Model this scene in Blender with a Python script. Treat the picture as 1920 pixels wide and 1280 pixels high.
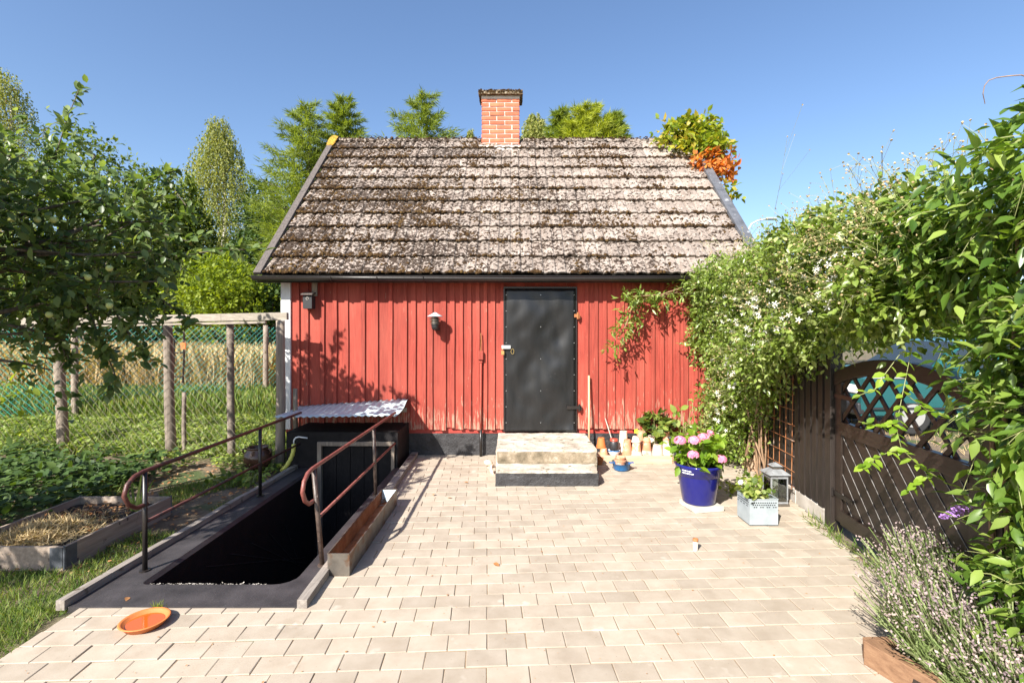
import bpy, bmesh, math, random
import numpy as np
from mathutils import Vector, Matrix, noise
R = math.radians
for o in list(bpy.data.objects): bpy.data.objects.remove(o)
SC = bpy.context.scene; C = SC.collection
F = 950.0; HC = 1.663; CY = 624.0; CX = 960.0
# ---------------- camera, sky, sun, exposure ----------------
cam = bpy.data.objects.new('camera', bpy.data.cameras.new('camera')); C.objects.link(cam)
cam.location = (0, 0, HC); cam.rotation_euler = (R(90), 0, 0)
cam.data.sensor_width = 36; cam.data.lens = F/1920*36; cam.data.shift_y = -16/1920
cam.data.clip_start = 0.05; cam.data.clip_end = 2000
SC.camera = cam
SUN = Vector((-.68, -1.07, 1.0)).normalized()
EL = math.asin(SUN.z); AZ = math.atan2(SUN.x, SUN.y)
w = bpy.data.worlds.new('World'); SC.world = w; w.use_nodes = True
nt = w.node_tree; nt.nodes.clear()
sky = nt.nodes.new('ShaderNodeTexSky'); sky.sky_type = 'NISHITA'; sky.sun_disc = False
sky.sun_elevation = EL; sky.sun_rotation = AZ; sky.air_density = 1.0; sky.dust_density = 1.3; sky.ozone_density = 2.2
bg = nt.nodes.new('ShaderNodeBackground'); bg.inputs[1].default_value = 0.094
wo = nt.nodes.new('ShaderNodeOutputWorld')
hs_ = nt.nodes.new('ShaderNodeHueSaturation'); hs_.inputs['Hue'].default_value = .503; hs_.inputs['Saturation'].default_value = 1.08
nt.links.new(sky.outputs[0], hs_.inputs['Color']); nt.links.new(hs_.outputs[0], bg.inputs[0]); nt.links.new(bg.outputs[0], wo.inputs[0])
sl = bpy.data.lights.new('sun', 'SUN'); sl.energy = 5.0; sl.angle = R(0.5); sl.color = (1, .955, .88)
so = bpy.data.objects.new('sun', sl); C.objects.link(so)
so.rotation_euler = SUN.to_track_quat('Z', 'Y').to_euler(); so.location = (-8, -12, 14)
SC.view_settings.view_transform = 'Standard'; SC.view_settings.look = 'None'
SC.view_settings.gamma = 1; SC.view_settings.use_curve_mapping = False
SC.view_settings.exposure = 1.25
rng = np.random.default_rng(7); random.seed(7)

def Wp(px, py, Y): return Vector(((px-CX)/F*Y, Y, HC-(py-CY)/F*Y))
def G(px, py, z=0.0):
    Y = F*(HC-z)/(py-CY); return Vector(((px-CX)/F*Y, Y, z))

# ---------------- materials ----------------
def ramp(nt, fac, stops):
    r = nt.nodes.new('ShaderNodeValToRGB'); e = r.color_ramp.elements
    while len(e) < len(stops): e.new(0.5)
    for k, (p, c) in enumerate(stops): e[k].position = p; e[k].color = (*c, 1)
    nt.links.new(fac, r.inputs[0]); return r.outputs[0]
def mixc(nt, fac, a, b, mode='MIX'):
    m = nt.nodes.new('ShaderNodeMix'); m.data_type = 'RGBA'; m.blend_type = mode
    for s, v in ((m.inputs[0], fac), (m.inputs[6], a), (m.inputs[7], b)):
        if hasattr(v, 'is_linked') or hasattr(v, 'links'): nt.links.new(v, s)
        elif isinstance(v, (tuple, list)): s.default_value = (*v, 1)
        else: s.default_value = v
    return m.outputs[2]
def mth(nt, op, a, b=0.0):
    m = nt.nodes.new('ShaderNodeMath'); m.operation = op
    for s, v in ((m.inputs[0], a), (m.inputs[1], b)):
        if hasattr(v, 'links'): nt.links.new(v, s)
        else: s.default_value = v
    return m.outputs[0]
def pos(nt, scale=(1, 1, 1)):
    g = nt.nodes.new('ShaderNodeNewGeometry'); m = nt.nodes.new('ShaderNodeMapping')
    m.inputs['Scale'].default_value = scale; nt.links.new(g.outputs['Position'], m.inputs[0]); return m.outputs[0]
def noi(nt, vec, scale, detail=4, rough=.6, dist=0):
    n = nt.nodes.new('ShaderNodeTexNoise'); n.inputs['Scale'].default_value = scale
    n.inputs['Detail'].default_value = detail; n.inputs['Roughness'].default_value = rough
    n.inputs['Distortion'].default_value = dist; nt.links.new(vec, n.inputs['Vector']); return n.outputs['Fac']
def rnd(nt):
    a = nt.nodes.new('ShaderNodeAttribute'); a.attribute_name = 'rnd'
    o = nt.nodes.new('ShaderNodeObjectInfo')
    return mth(nt, 'FRACT', mth(nt, 'ADD', a.outputs['Fac'], o.outputs['Random']))
def newmat(name):
    m = bpy.data.materials.new(name); m.use_nodes = True; nt = m.node_tree; nt.nodes.clear()
    b = nt.nodes.new('ShaderNodeBsdfPrincipled'); o = nt.nodes.new('ShaderNodeOutputMaterial')
    nt.links.new(b.outputs[0], o.inputs[0]); return m, nt, b, o
def bump(nt, b, h, strength, dist=.01):
    n = nt.nodes.new('ShaderNodeBump'); n.inputs['Strength'].default_value = strength; n.inputs['Distance'].default_value = dist
    nt.links.new(h, n.inputs['Height']); nt.links.new(n.outputs[0], b.inputs['Normal'])
def S(name, stops, scale=8, rough=.6, bmp=.3, stretch=(1, 1, 1), var=0.0, metal=0, spots=None, bscale=None, detail=5, dist=.01, spec=.5):
    """general surface: noise ramp, optional per-piece value variation and spots (color, scale, lo, hi)"""
    m, nt, b, o = newmat(name); p = pos(nt, stretch); n = noi(nt, p, scale, detail)
    c = ramp(nt, n, stops)
    if spots:
        for (sc_, ss, lo, hi) in spots:
            f = noi(nt, pos(nt), ss, 3, .55)
            r_ = nt.nodes.new('ShaderNodeMapRange'); r_.inputs[1].default_value = lo; r_.inputs[2].default_value = hi
            nt.links.new(f, r_.inputs[0]); c = mixc(nt, r_.outputs[0], c, sc_)
    if var:
        v = mth(nt, 'ADD', mth(nt, 'MULTIPLY', rnd(nt), 2*var), 1-var)
        cc = nt.nodes.new('ShaderNodeCombineColor'); [nt.links.new(v, cc.inputs[k]) for k in range(3)]
        c = mixc(nt, 1.0, c, cc.outputs[0], 'MULTIPLY')
    nt.links.new(c, b.inputs['Base Color']); b.inputs['Roughness'].default_value = rough; b.inputs['Metallic'].default_value = metal
    b.inputs['Specular IOR Level'].default_value = spec
    if bmp:
        h = noi(nt, p, bscale or scale*4, 6, .7); bump(nt, b, h, bmp, dist)
    return m
def LEAF(name, cols, rough=.5, trans=.35, spec=.4):
    m, nt, b, o = newmat(name); r_ = rnd(nt)
    n = noi(nt, pos(nt), 3.0, 2); f = mth(nt, 'ADD', mth(nt, 'MULTIPLY', r_, .8), mth(nt, 'MULTIPLY', mth(nt, 'SUBTRACT', n, .4), .6))
    k = len(cols)-1; c = ramp(nt, f, [(i/max(k, 1), cols[i]) for i in range(len(cols))])
    nt.links.new(c, b.inputs['Base Color']); b.inputs['Roughness'].default_value = rough; b.inputs['Specular IOR Level'].default_value = spec
    t = nt.nodes.new('ShaderNodeBsdfTranslucent'); ct = mixc(nt, 1.0, c, (1.5, 1.45, .55), 'MULTIPLY'); nt.links.new(ct, t.inputs[0])
    mx = nt.nodes.new('ShaderNodeMixShader'); mx.inputs[0].default_value = trans
    nt.links.new(b.outputs[0], mx.inputs[1]); nt.links.new(t.outputs[0], mx.inputs[2]); nt.links.new(mx.outputs[0], o.inputs[0])
    return m

M = {}
M['paver'] = S('paver_concrete', [(.3, (.31, .253, .192)), (.7, (.39, .33, .262))], 6, .85, .35, var=.11, spots=[((.22, .17, .125), 2.2, .61, .84), ((.46, .41, .34), 5, .66, .76), ((.22, .18, .14), 60, .68, .74)], bscale=160, dist=.002)
M['sand'] = S('joint_sand', [(.3, (.17, .115, .07)), (.7, (.28, .20, .125))], 30, .95, .5, spots=[((.07, .09, .03), 3, .6, .7)])
M['soil'] = S('soil', [(.25, (.06, .042, .028)), (.5, (.15, .11, .07)), (.75, (.24, .18, .12))], 5, .95, .8, spots=[((.06, .085, .02), 1.6, .5, .62)], bscale=25, dist=.03)
M['darksoil'] = S('dark_soil', [(.3, (.025, .016, .011)), (.7, (.07, .045, .03))], 20, .95, .9, dist=.02)
M['tar'] = S('black_tar', [(.3, (.020, .017, .018)), (.7, (.052, .045, .047))], 5, .62, .6, spots=[((.10, .09, .09), 90, .66, .72)], bscale=70, dist=.004)
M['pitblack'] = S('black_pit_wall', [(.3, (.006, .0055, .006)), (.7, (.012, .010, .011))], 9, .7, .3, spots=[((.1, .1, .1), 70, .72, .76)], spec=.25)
M['plinth'] = S('black_plinth', [(.3, (.018, .017, .018)), (.7, (.045, .043, .045))], 7, .55, .8, bscale=18, dist=.02, spots=[((.09, .085, .08), 6, .66, .74)])
M['concrete'] = S('old_concrete', [(.3, (.27, .225, .17)), (.55, (.48, .42, .35)), (.75, (.60, .54, .46))], 5, .9, .6, spots=[((.12, .10, .06), 9, .6, .7), ((.14, .11, .08), 50, .62, .7)], bscale=40, dist=.008)
M['whitecon'] = S('pale_footing', [(.3, (.38, .34, .29)), (.7, (.52, .48, .43))], 6, .9, .4, spots=[((.2, .15, .1), 5, .62, .75)])
def woodmat(name, stops, axis, rough=.75, var=.12, spots=None, bmp=.5, fine=1.0):
    st = [14*fine]*3; st[axis] = 1.1
    return S(name, stops, 3, rough, bmp, stretch=tuple(st), var=var, spots=spots, bscale=8, dist=.004)
M['red'] = woodmat('falu_red_board', [(.25, (.24, .030, .019)), (.55, (.345, .048, .030)), (.8, (.40, .072, .046))], 2, .8, .10, spots=[((.62, .22, .16), 14, .69, .78)])
def redmat():
    m, nt, b, o = newmat('falu_red_board'); p = pos(nt, (16, 16, 1.1)); n = noi(nt, p, 3, 5)
    c = ramp(nt, n, [(.25, (.19, .025, .015)), (.55, (.285, .040, .024)), (.8, (.35, .066, .042))])
    big = noi(nt, pos(nt, (1, 1, .5)), 1.7, 3); c = mixc(nt, ramp(nt, big, [(.4, (0, 0, 0)), (.7, (.45, .45, .45))]), c, (.43, .10, .065))
    x = nt.nodes.new('ShaderNodeSeparateXYZ'); nt.links.new(pos(nt), x.inputs[0])
    low = nt.nodes.new('ShaderNodeMapRange'); low.inputs[1].default_value = .36; low.inputs[2].default_value = .95; low.inputs[3].default_value = .20; low.inputs[4].default_value = 0; nt.links.new(x.outputs[2], low.inputs[0])
    wr = noi(nt, pos(nt, (30, 30, 3)), 1.6, 5, .65); wear = mth(nt, 'ADD', wr, low.outputs[0])
    c = mixc(nt, ramp(nt, wear, [(.66, (0, 0, 0)), (.72, (1, 1, 1))]), c, (.36, .20, .14))
    v = mth(nt, 'ADD', mth(nt, 'MULTIPLY', rnd(nt), .26), .87); cc = nt.nodes.new('ShaderNodeCombineColor'); [nt.links.new(v, cc.inputs[k]) for k in range(3)]
    c = mixc(nt, 1.0, c, cc.outputs[0], 'MULTIPLY'); nt.links.new(c, b.inputs['Base Color']); b.inputs['Roughness'].default_value = .8
    bump(nt, b, noi(nt, p, 7, 6, .7), .6, .005); return m
M['red'] = redmat()
M['riser'] = S('dirty_riser', [(.3, (.10, .08, .05)), (.55, (.24, .19, .13)), (.75, (.42, .36, .28))], 9, .95, .8, bscale=50, dist=.01)
M['edgeglint'] = S('board_edge_glint', [(.3, (.10, .09, .085)), (.7, (.40, .38, .36))], 12, .5, .1)  # pale grey painted as sky and sun glint on gate board edges
M['redwall'] = S('red_wall', [(0, (.30, .035, .022)), (1, (.34, .04, .03))], 4)
M['whitewood'] = woodmat('white_board', [(.3, (.62, .62, .62)), (.7, (.76, .76, .75))], 2, .7, .03)
M['greyx'] = woodmat('weathered_rail', [(.25, (.20, .17, .135)), (.7, (.38, .33, .27))], 0, .85, .1)
M['greyz'] = woodmat('weathered_post', [(.25, (.13, .10, .08)), (.7, (.30, .245, .19))], 2, .85, .12)
M['greyy'] = woodmat('weathered_board', [(.25, (.14, .115, .10)), (.7, (.33, .29, .25))], 1, .85, .1, spots=[((.08, .06, .03), 9, .6, .7)])
M['verge'] = woodmat('verge_wood', [(.25, (.035, .028, .024)), (.7, (.12, .10, .09))], 1, .85, .1)
M['darkwood'] = woodmat('black_brown_board', [(.25, (.008, .006, .005)), (.7, (.023, .017, .014))], 2, .5, .35)
M['gatewood'] = woodmat('brown_gate_board', [(.25, (.012, .008, .006)), (.7, (.025, .017, .013))], 1, .42, .25)
M['planter_y'] = woodmat('planter_timber', [(.2, (.12, .06, .03)), (.5, (.22, .12, .065)), (.8, (.30, .18, .10))], 1, .75, .05)
M['boxwood'] = woodmat('pallet_board', [(.25, (.19, .14, .105)), (.7, (.36, .29, .23))], 1, .85, .1, spots=[((.06, .045, .035), 12, .66, .72)])
M['plank'] = woodmat('pale_plank', [(.25, (.40, .24, .15)), (.7, (.56, .40, .28))], 0, .8, .1)
M['pole'] = S('pine_pole', [(0, (.5, .31, .17)), (1, (.62, .43, .26))], 5, .6, .1)
M['gutter'] = S('gutter_black', [(0, (.012, .010, .010)), (1, (.022, .017, .015))], 6, .35, .1)
M['doormetal'] = S('black_sheet_door', [(.3, (.006, .006, .0065)), (.7, (.012, .012, .0125))], 3, .36, .10, stretch=(3, 3, .6), spots=[((.16, .15, .14), 55, .74, .78)], bscale=10, dist=.01)
M['slate'] = S('grey_verge_metal', [(.3, (.06, .065, .075)), (.7, (.12, .125, .14))], 9, .5, .2, spots=[((.25, .26, .27), 8, .62, .7)])
M['galv'] = S('galvanised_sheet', [(.3, (.40, .49, .52)), (.7, (.52, .62, .65))], 7, .5, .1)
M['lanternmetal'] = S('lantern_metal', [(.3, (.16, .165, .17)), (.7, (.27, .28, .29))], 14, .5, .2, spots=[((.10, .07, .05), 30, .62, .7)])
M['galvbox'] = S('painted_zinc', [(.3, (.25, .29, .31)), (.7, (.36, .40, .42))], 9, .5, .1, metal=.1)
M['steel'] = S('raw_steel', [(.3, (.11, .095, .08)), (.7, (.22, .195, .165))], 9, .45, .2, metal=.6, spots=[((.14, .07, .035), 11, .52, .66)])
M['rust'] = S('rust', [(.25, (.16, .05, .016)), (.5, (.33, .12, .04)), (.8, (.42, .22, .11))], 7, .85, .4, spots=[((.38, .32, .27), 5, .58, .68)])
M['redpipe'] = S('oxide_red_pipe', [(.3, (.14, .035, .027)), (.7, (.23, .075, .06))], 20, .45, .2, spots=[((.05, .035, .03), 14, .6, .66)])
M['darkredpipe'] = S('dark_oxide_pipe', [(.3, (.055, .017, .014)), (.7, (.12, .04, .032))], 20, .42, .2, spots=[((.03, .02, .018), 14, .55, .62)])
M['brownpipe'] = S('brown_pipe', [(.3, (.035, .022, .018)), (.7, (.10, .07, .055))], 24, .4, .2, spots=[((.26, .21, .18), 60, .64, .7)])
M['terra'] = S('terracotta', [(.3, (.50, .20, .10)), (.7, (.62, .30, .17))], 14, .85, .2, var=.15, spots=[((.66, .50, .40), 20, .55, .68)])
M['terrabright'] = S('terracotta_saucer', [(0, (.50, .13, .028)), (1, (.58, .18, .05))], 10, .7, .1)
M['terrapale'] = S('limed_terracotta', [(.3, (.62, .42, .30)), (.7, (.74, .62, .52))], 14, .9, .2, var=.1)
M['blueglaze'] = S('cobalt_glaze', [(0, (.008, .010, .11)), (1, (.012, .014, .16))], 5, .12, .05)
M['bluebowl'] = S('blue_enamel', [(0, (.012, .10, .27)), (1, (.02, .13, .33))], 5, .25, 0)
M['brownglaze'] = S('brown_stoneware', [(.3, (.05, .022, .014)), (.7, (.10, .045, .028))], 6, .22, .1)
M['blackplastic'] = S('black_plastic', [(0, (.02, .02, .022)), (1, (.03, .03, .033))], 6, .45, 0)
M['brick'] = S('brick_red', [(.3, (.38, .085, .042)), (.7, (.50, .15, .07))], 9, .85, .4, var=.25, bscale=60, dist=.004)
M['mortar'] = S('mortar', [(.3, (.55, .49, .44)), (.7, (.68, .63, .58))], 20, .95, .5)
M['mosscap'] = S('mossy_cap', [(.35, (.025, .015, .006)), (.5, (.12, .075, .03)), (.66, (.38, .33, .25))], 30, .95, .9, dist=.02)
M['brass'] = S('brass', [(0, (.6, .42, .15)), (1, (.7, .5, .2))], 5, .35, 0, metal=.9)
M['hasp'] = S('zinc_hasp', [(0, (.6, .6, .6)), (1, (.7, .7, .7))], 5, .35, 0, metal=.5)
M['yellowhose'] = S('yellow_hose', [(0, (.48, .46, .07)), (1, (.56, .54, .12))], 8, .5, 0)
M['whiteplastic'] = S('white_plastic', [(0, (.7, .7, .7)), (1, (.8, .8, .8))], 8, .5, 0)
M['wiregrey'] = S('rusty_grey_wire', [(0, (.14, .11, .085)), (1, (.24, .20, .16))], 8, .6, 0)
M['wiregreen'] = S('green_wire', [(0, (.01, .22, .17)), (1, (.02, .30, .24))], 8, .5, 0)
M['bark'] = woodmat('bark', [(.3, (.05, .038, .028)), (.7, (.16, .125, .095))], 2, .9, .1)
M['birchbark'] = S('birch_bark', [(.42, (.05, .045, .04)), (.5, (.55, .52, .48)), (.7, (.66, .63, .6))], 2, .8, .2, stretch=(1, 1, 5))
M['stemgreen'] = S('green_stem', [(0, (.16, .20, .05)), (1, (.28, .27, .12))], 6, .6, 0)
M['stembrown'] = S('woody_stem', [(.3, (.16, .09, .05)), (.7, (.34, .22, .13))], 12, .8, .2)
M['straw'] = LEAF('straw', [(.34, .24, .12), (.5, .38, .2), (.6, .47, .28)], .8, .2)
M['drygrass'] = LEAF('dry_grass', [(.34, .25, .12), (.46, .35, .18), (.55, .43, .25), (.30, .27, .11)], .8, .35)
M['deadleaf'] = LEAF('dead_leaf', [(.30, .12, .04), (.42, .2, .08), (.5, .33, .18)], .8, .2)
M['grass'] = LEAF('lawn_grass', [(.045, .09, .014), (.10, .17, .025), (.21, .27, .06), (.36, .33, .14)], .6, .4)
M['weed'] = LEAF('weed_leaf', [(.06, .11, .018), (.18, .26, .05), (.32, .40, .10), (.50, .52, .22)], .5, .5)
M['apple'] = LEAF('apple_leaf', [(.04, .075, .022), (.085, .14, .038), (.155, .215, .065), (.27, .33, .14)], .40, .42, .4)
M['vine'] = LEAF('vine_leaf', [(.07, .12, .014), (.15, .22, .028), (.25, .33, .07), (.44, .48, .22)], .36, .38, .6)
M['wist'] = LEAF('big_vine_leaf', [(.045, .10, .015), (.10, .18, .026), (.18, .275, .045), (.33, .41, .10)], .34, .42, .6)
M['orange'] = LEAF('creeper_orange', [(.38, .09, .02), (.55, .17, .035), (.6, .28, .07), (.40, .12, .08)], .5, .4)
M['creeper'] = LEAF('creeper_green', [(.10, .17, .016), (.22, .29, .03), (.36, .36, .04), (.46, .28, .06)], .5, .4)
M['hydr'] = LEAF('hydrangea_leaf', [(.11, .21, .018), (.21, .34, .03), (.34, .46, .07)], .4, .5)
M['birch'] = LEAF('birch_leaf', [(.10, .13, .022), (.19, .22, .04), (.29, .30, .07), (.38, .36, .12)], .6, .4)
M['oak'] = LEAF('broad_leaf', [(.045, .085, .012), (.09, .14, .02), (.15, .20, .03), (.23, .26, .05)], .6, .38)
M['dark'] = LEAF('dark_leaf', [(.025, .055, .010), (.05, .095, .017), (.09, .14, .028)], .6, .3)
M['lime'] = LEAF('lime_leaf', [(.12, .18, .015), (.2, .26, .02), (.3, .35, .04)], .55, .45)
M['larch'] = LEAF('larch_needle', [(.10, .15, .022), (.19, .245, .035), (.29, .34, .055)], .6, .45)
M['goldlarch'] = LEAF('golden_needle', [(.17, .22, .015), (.30, .34, .03), (.42, .44, .06)], .6, .45)
M['lavstem'] = LEAF('lavender_stem', [(.13, .19, .06), (.22, .29, .10), (.34, .37, .19)], .7, .3)
M['lavfl'] = LEAF('lavender_bloom', [(.26, .19, .22), (.40, .31, .31), (.50, .42, .35)], .8, .3)
M['pink'] = LEAF('pink_petal', [(.62, .16, .32), (.74, .28, .44), (.8, .42, .55)], .6, .3)
M['white'] = LEAF('white_petal', [(.75, .72, .64), (.85, .83, .78)], .6, .3)
M['lilac'] = LEAF('lilac_petal', [(.35, .18, .55), (.5, .3, .68)], .6, .3)
M['appleskin'] = S('apple_skin', [(0, (.36, .42, .12)), (1, (.5, .5, .18))], 20, .35, 0)
M['moss'] = LEAF('roof_moss', [(.018, .011, .006), (.036, .020, .009), (.06, .034, .014), (.12, .075, .025)], .95, .0, .1)
M['yelmoss'] = S('yellow_lichen', [(.3, (.30, .15, .015)), (.7, (.48, .30, .04))], 30, .95, .6)
M['glass'] = S('dark_glass', [(0, (.02, .03, .035)), (1, (.03, .04, .05))], 4, .08, 0)
M['teal'] = S('teal_car_paint', [(0, (.015, .085, .09)), (1, (.02, .10, .105))], 2, .25, 0)
M['tyre'] = S('tyre', [(0, (.015, .015, .015)), (1, (.025, .025, .025))], 9, .8, 0)
M['chromegrey'] = S('light_alloy', [(0, (.5, .5, .5)), (1, (.6, .6, .6))], 5, .35, 0, metal=.6)
def glassmat():
    m, nt, b, o = newmat('clear_glass'); nt.nodes.remove(b)
    t = nt.nodes.new('ShaderNodeBsdfTransparent'); g = nt.nodes.new('ShaderNodeBsdfGlossy'); g.inputs['Roughness'].default_value = .02
    f = nt.nodes.new('ShaderNodeFresnel'); mx = nt.nodes.new('ShaderNodeMixShader'); t.inputs[0].default_value = (.85, .9, .88, 1)
    nt.links.new(mth(nt, 'ADD', f.outputs[0], .06), mx.inputs[0]); nt.links.new(t.outputs[0], mx.inputs[1]); nt.links.new(g.outputs[0], mx.inputs[2]); nt.links.new(mx.outputs[0], o.inputs[0]); return m
M['clear'] = glassmat()
def tilemat():
    m, nt, b, o = newmat('mossy_concrete_tile'); p = pos(nt)
    c = ramp(nt, noi(nt, p, 5, 5), [(.3, (.165, .125, .10)), (.55, (.265, .215, .18)), (.75, (.34, .29, .25))])
    l = noi(nt, p, 42, 4, .65, .4); c = mixc(nt, ramp(nt, l, [(.56, (0, 0, 0)), (.66, (1, 1, 1))]), c, (.48, .44, .385))
    k = noi(nt, p, 20, 3, .62, .5); big = noi(nt, p, 1.1, 2)
    x = nt.nodes.new('ShaderNodeSeparateXYZ'); nt.links.new(p, x.inputs[0])
    left = mth(nt, 'MULTIPLY', x.outputs[0], -.016)
    kk = mth(nt, 'ADD', mth(nt, 'ADD', k, mth(nt, 'MULTIPLY', mth(nt, 'SUBTRACT', big, .5), .30)), left)
    c = mixc(nt, ramp(nt, kk, [(.50, (0, 0, 0)), (.535, (1, 1, 1))]), c, (.030, .017, .009))
    v = mth(nt, 'ADD', mth(nt, 'MULTIPLY', rnd(nt), .26), .87)
    cc = nt.nodes.new('ShaderNodeCombineColor'); [nt.links.new(v, cc.inputs[q]) for q in range(3)]
    c = mixc(nt, 1.0, c, cc.outputs[0], 'MULTIPLY'); nt.links.new(c, b.inputs['Base Color']); b.inputs['Roughness'].default_value = .95
    bump(nt, b, mth(nt, 'ADD', k, l), .8, .012); return m
M['tile'] = tilemat()

# ---------------- object helpers ----------------
INV = {}
def par(o, p):
    o.parent = p
    if p.name in INV: o.matrix_parent_inverse = INV[p.name]
def emp(name, loc, label, cat, group=None, rz=0):
    o = bpy.data.objects.new(name, None); C.objects.link(o); o.empty_display_size = .1
    o.location = loc; o.rotation_euler = (0, 0, rz); o['label'] = label; o['category'] = cat
    if group: o['group'] = group
    INV[o.name] = (Matrix.Translation(Vector(loc)) @ Matrix.Rotation(rz, 4, 'Z')).inverted(); return o
def tag(o, label, cat=None, group=None, kind=None):
    if label: o['label'] = label
    if cat: o['category'] = cat
    if group: o['group'] = group
    if kind: o['kind'] = kind
    return o
def link(name, me, mat, parent=None, recenter=True, kind=None):
    o = bpy.data.objects.new(name, me); C.objects.link(o)
    if mat is not None and not me.materials: me.materials.append(mat)
    if parent is not None: par(o, parent)
    elif recenter and len(me.vertices):
        a = np.empty(len(me.vertices)*3); me.vertices.foreach_get('co', a); a = a.reshape(-1, 3)
        c = Vector(((a[:, 0].min()+a[:, 0].max())/2, (a[:, 1].min()+a[:, 1].max())/2, a[:, 2].min()))
        me.transform(Matrix.Translation(-c)); o.location = c
    if kind: o['kind'] = kind
    return o
class MB:
    def __init__(s): s.v = []; s.f = []
    def add(s, vs, fs):
        n = len(s.v); s.v += [tuple(v) for v in vs]; s.f += [tuple(i+n for i in f) for f in fs]; return s
    def box(s, x0, x1, y0, y1, z0, z1):
        return s.add([(x0, y0, z0), (x1, y0, z0), (x1, y1, z0), (x0, y1, z0), (x0, y0, z1), (x1, y0, z1), (x1, y1, z1), (x0, y1, z1)],
                     [(0, 3, 2, 1), (4, 5, 6, 7), (0, 1, 5, 4), (1, 2, 6, 5), (2, 3, 7, 6), (3, 0, 4, 7)])
    def bar(s, a, b, wd, ht, up=(0, 0, 1), z0=None):
        """beam from a to b, width wd (sideways), height ht (along up)"""
        a = Vector(a); b = Vector(b); d = (b-a).normalized(); u = Vector(up); sd = d.cross(u).normalized(); u = sd.cross(d).normalized()
        h = sd*wd/2; k = u*ht/2
        vs = [a-h-k, a+h-k, a+h+k, a-h+k, b-h-k, b+h-k, b+h+k, b-h+k]
        return s.add(vs, [(0, 1, 2, 3)[::-1], (4, 5, 6, 7), (0, 1, 5, 4)[::1], (1, 2, 6, 5), (2, 3, 7, 6), (3, 0, 4, 7)])
    def tube(s, pts, r, n=8, r2=None, cap=True):
        pts = [Vector(p) for p in pts]; m = len(pts); base = len(s.v); up = Vector((0, 0, 1)); prev = None
        for i, p in enumerate(pts):
            d = (pts[min(i+1, m-1)]-pts[max(i-1, 0)]).normalized()
            if prev is None:
                a = d.cross(up if abs(d.z) < .9 else Vector((1, 0, 0))).normalized()
            else: a = (prev-d*prev.dot(d)).normalized()
            prev = a; b = d.cross(a); rr = r[i] if isinstance(r, (list, tuple)) else (r if r2 is None else r+(r2-r)*i/(m-1))
            for k in range(n):
                t = 2*math.pi*k/n; s.v.append(tuple(p+a*math.cos(t)*rr+b*math.sin(t)*rr))
        for i in range(m-1):
            for k in range(n):
                k2 = (k+1) % n; s.f.append((base+i*n+k, base+i*n+k2, base+(i+1)*n+k2, base+(i+1)*n+k))
        if cap:
            s.f.append(tuple(base+k for k in range(n))[::-1]); s.f.append(tuple(base+(m-1)*n+k for k in range(n)))
        return s
    def lathe(s, prof, c=(0, 0, 0), n=24):
        base = len(s.v); m = len(prof)
        for (r, z) in prof:
            for k in range(n):
                t = 2*math.pi*k/n; s.v.append((c[0]+r*math.cos(t), c[1]+r*math.sin(t), c[2]+z))
        for i in range(m-1):
            for k in range(n):
                k2 = (k+1) % n; s.f.append((base+i*n+k, base+i*n+k2, base+(i+1)*n+k2, base+(i+1)*n+k))
        return s
    def mesh(s, name, smooth=False):
        me = bpy.data.meshes.new(name); me.from_pydata(s.v, [], s.f)
        if smooth: me.shade_smooth()
        me.update(); return me
    def build(s, name, mat, parent=None, smooth=False, bevel=0, kind=None, fix=False):
        me = s.mesh(name, smooth)
        if fix:
            bm = bmesh.new(); bm.from_mesh(me); bmesh.ops.recalc_face_normals(bm, faces=bm.faces); bm.to_mesh(me); bm.free()
        o = link(name, me, mat, parent, kind=kind)
        if bevel:
            b = o.modifiers.new('bevel', 'BEVEL'); b.width = bevel; b.segments = 2; b.limit_method = 'ANGLE'
        return o
def roughbox(name, x0, x1, y0, y1, z0, z1, mat, parent=None, step=.06, amp=.008, fr=7, kind=None, seed=0, round_=.0):
    bm = bmesh.new(); bmesh.ops.create_cube(bm, size=1)
    dx, dy, dz = x1-x0, y1-y0, z1-z0
    for ax, ln in ((0, dx), (1, dy), (2, dz)):
        k = max(1, min(60, int(ln/step)))
        es = [e for e in bm.edges if abs((e.verts[0].co-e.verts[1].co)[ax]) > .9]
        if k > 1: bmesh.ops.subdivide_edges(bm, edges=es, cuts=k-1, use_grid_fill=True)
    for v in bm.verts:
        ed = sum(abs(abs(c)-.5) < 1e-4 for c in v.co)
        p = Vector((x0+(v.co.x+.5)*dx, y0+(v.co.y+.5)*dy, z0+(v.co.z+.5)*dz))
        c = Vector(((x0+x1)/2, (y0+y1)/2, (z0+z1)/2))
        q = noise.noise_vector(p*fr+Vector((seed, 0, 0)))*amp + noise.noise_vector(p*fr*3.3)*amp*.4
        if ed >= 2: q -= (p-c).normalized()*round_*(1+noise.noise(p*9))
        v.co = p+q
    me = bpy.data.meshes.new(name); bm.to_mesh(me); bm.free()
    return link(name, me, mat, parent, kind=kind)

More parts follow.
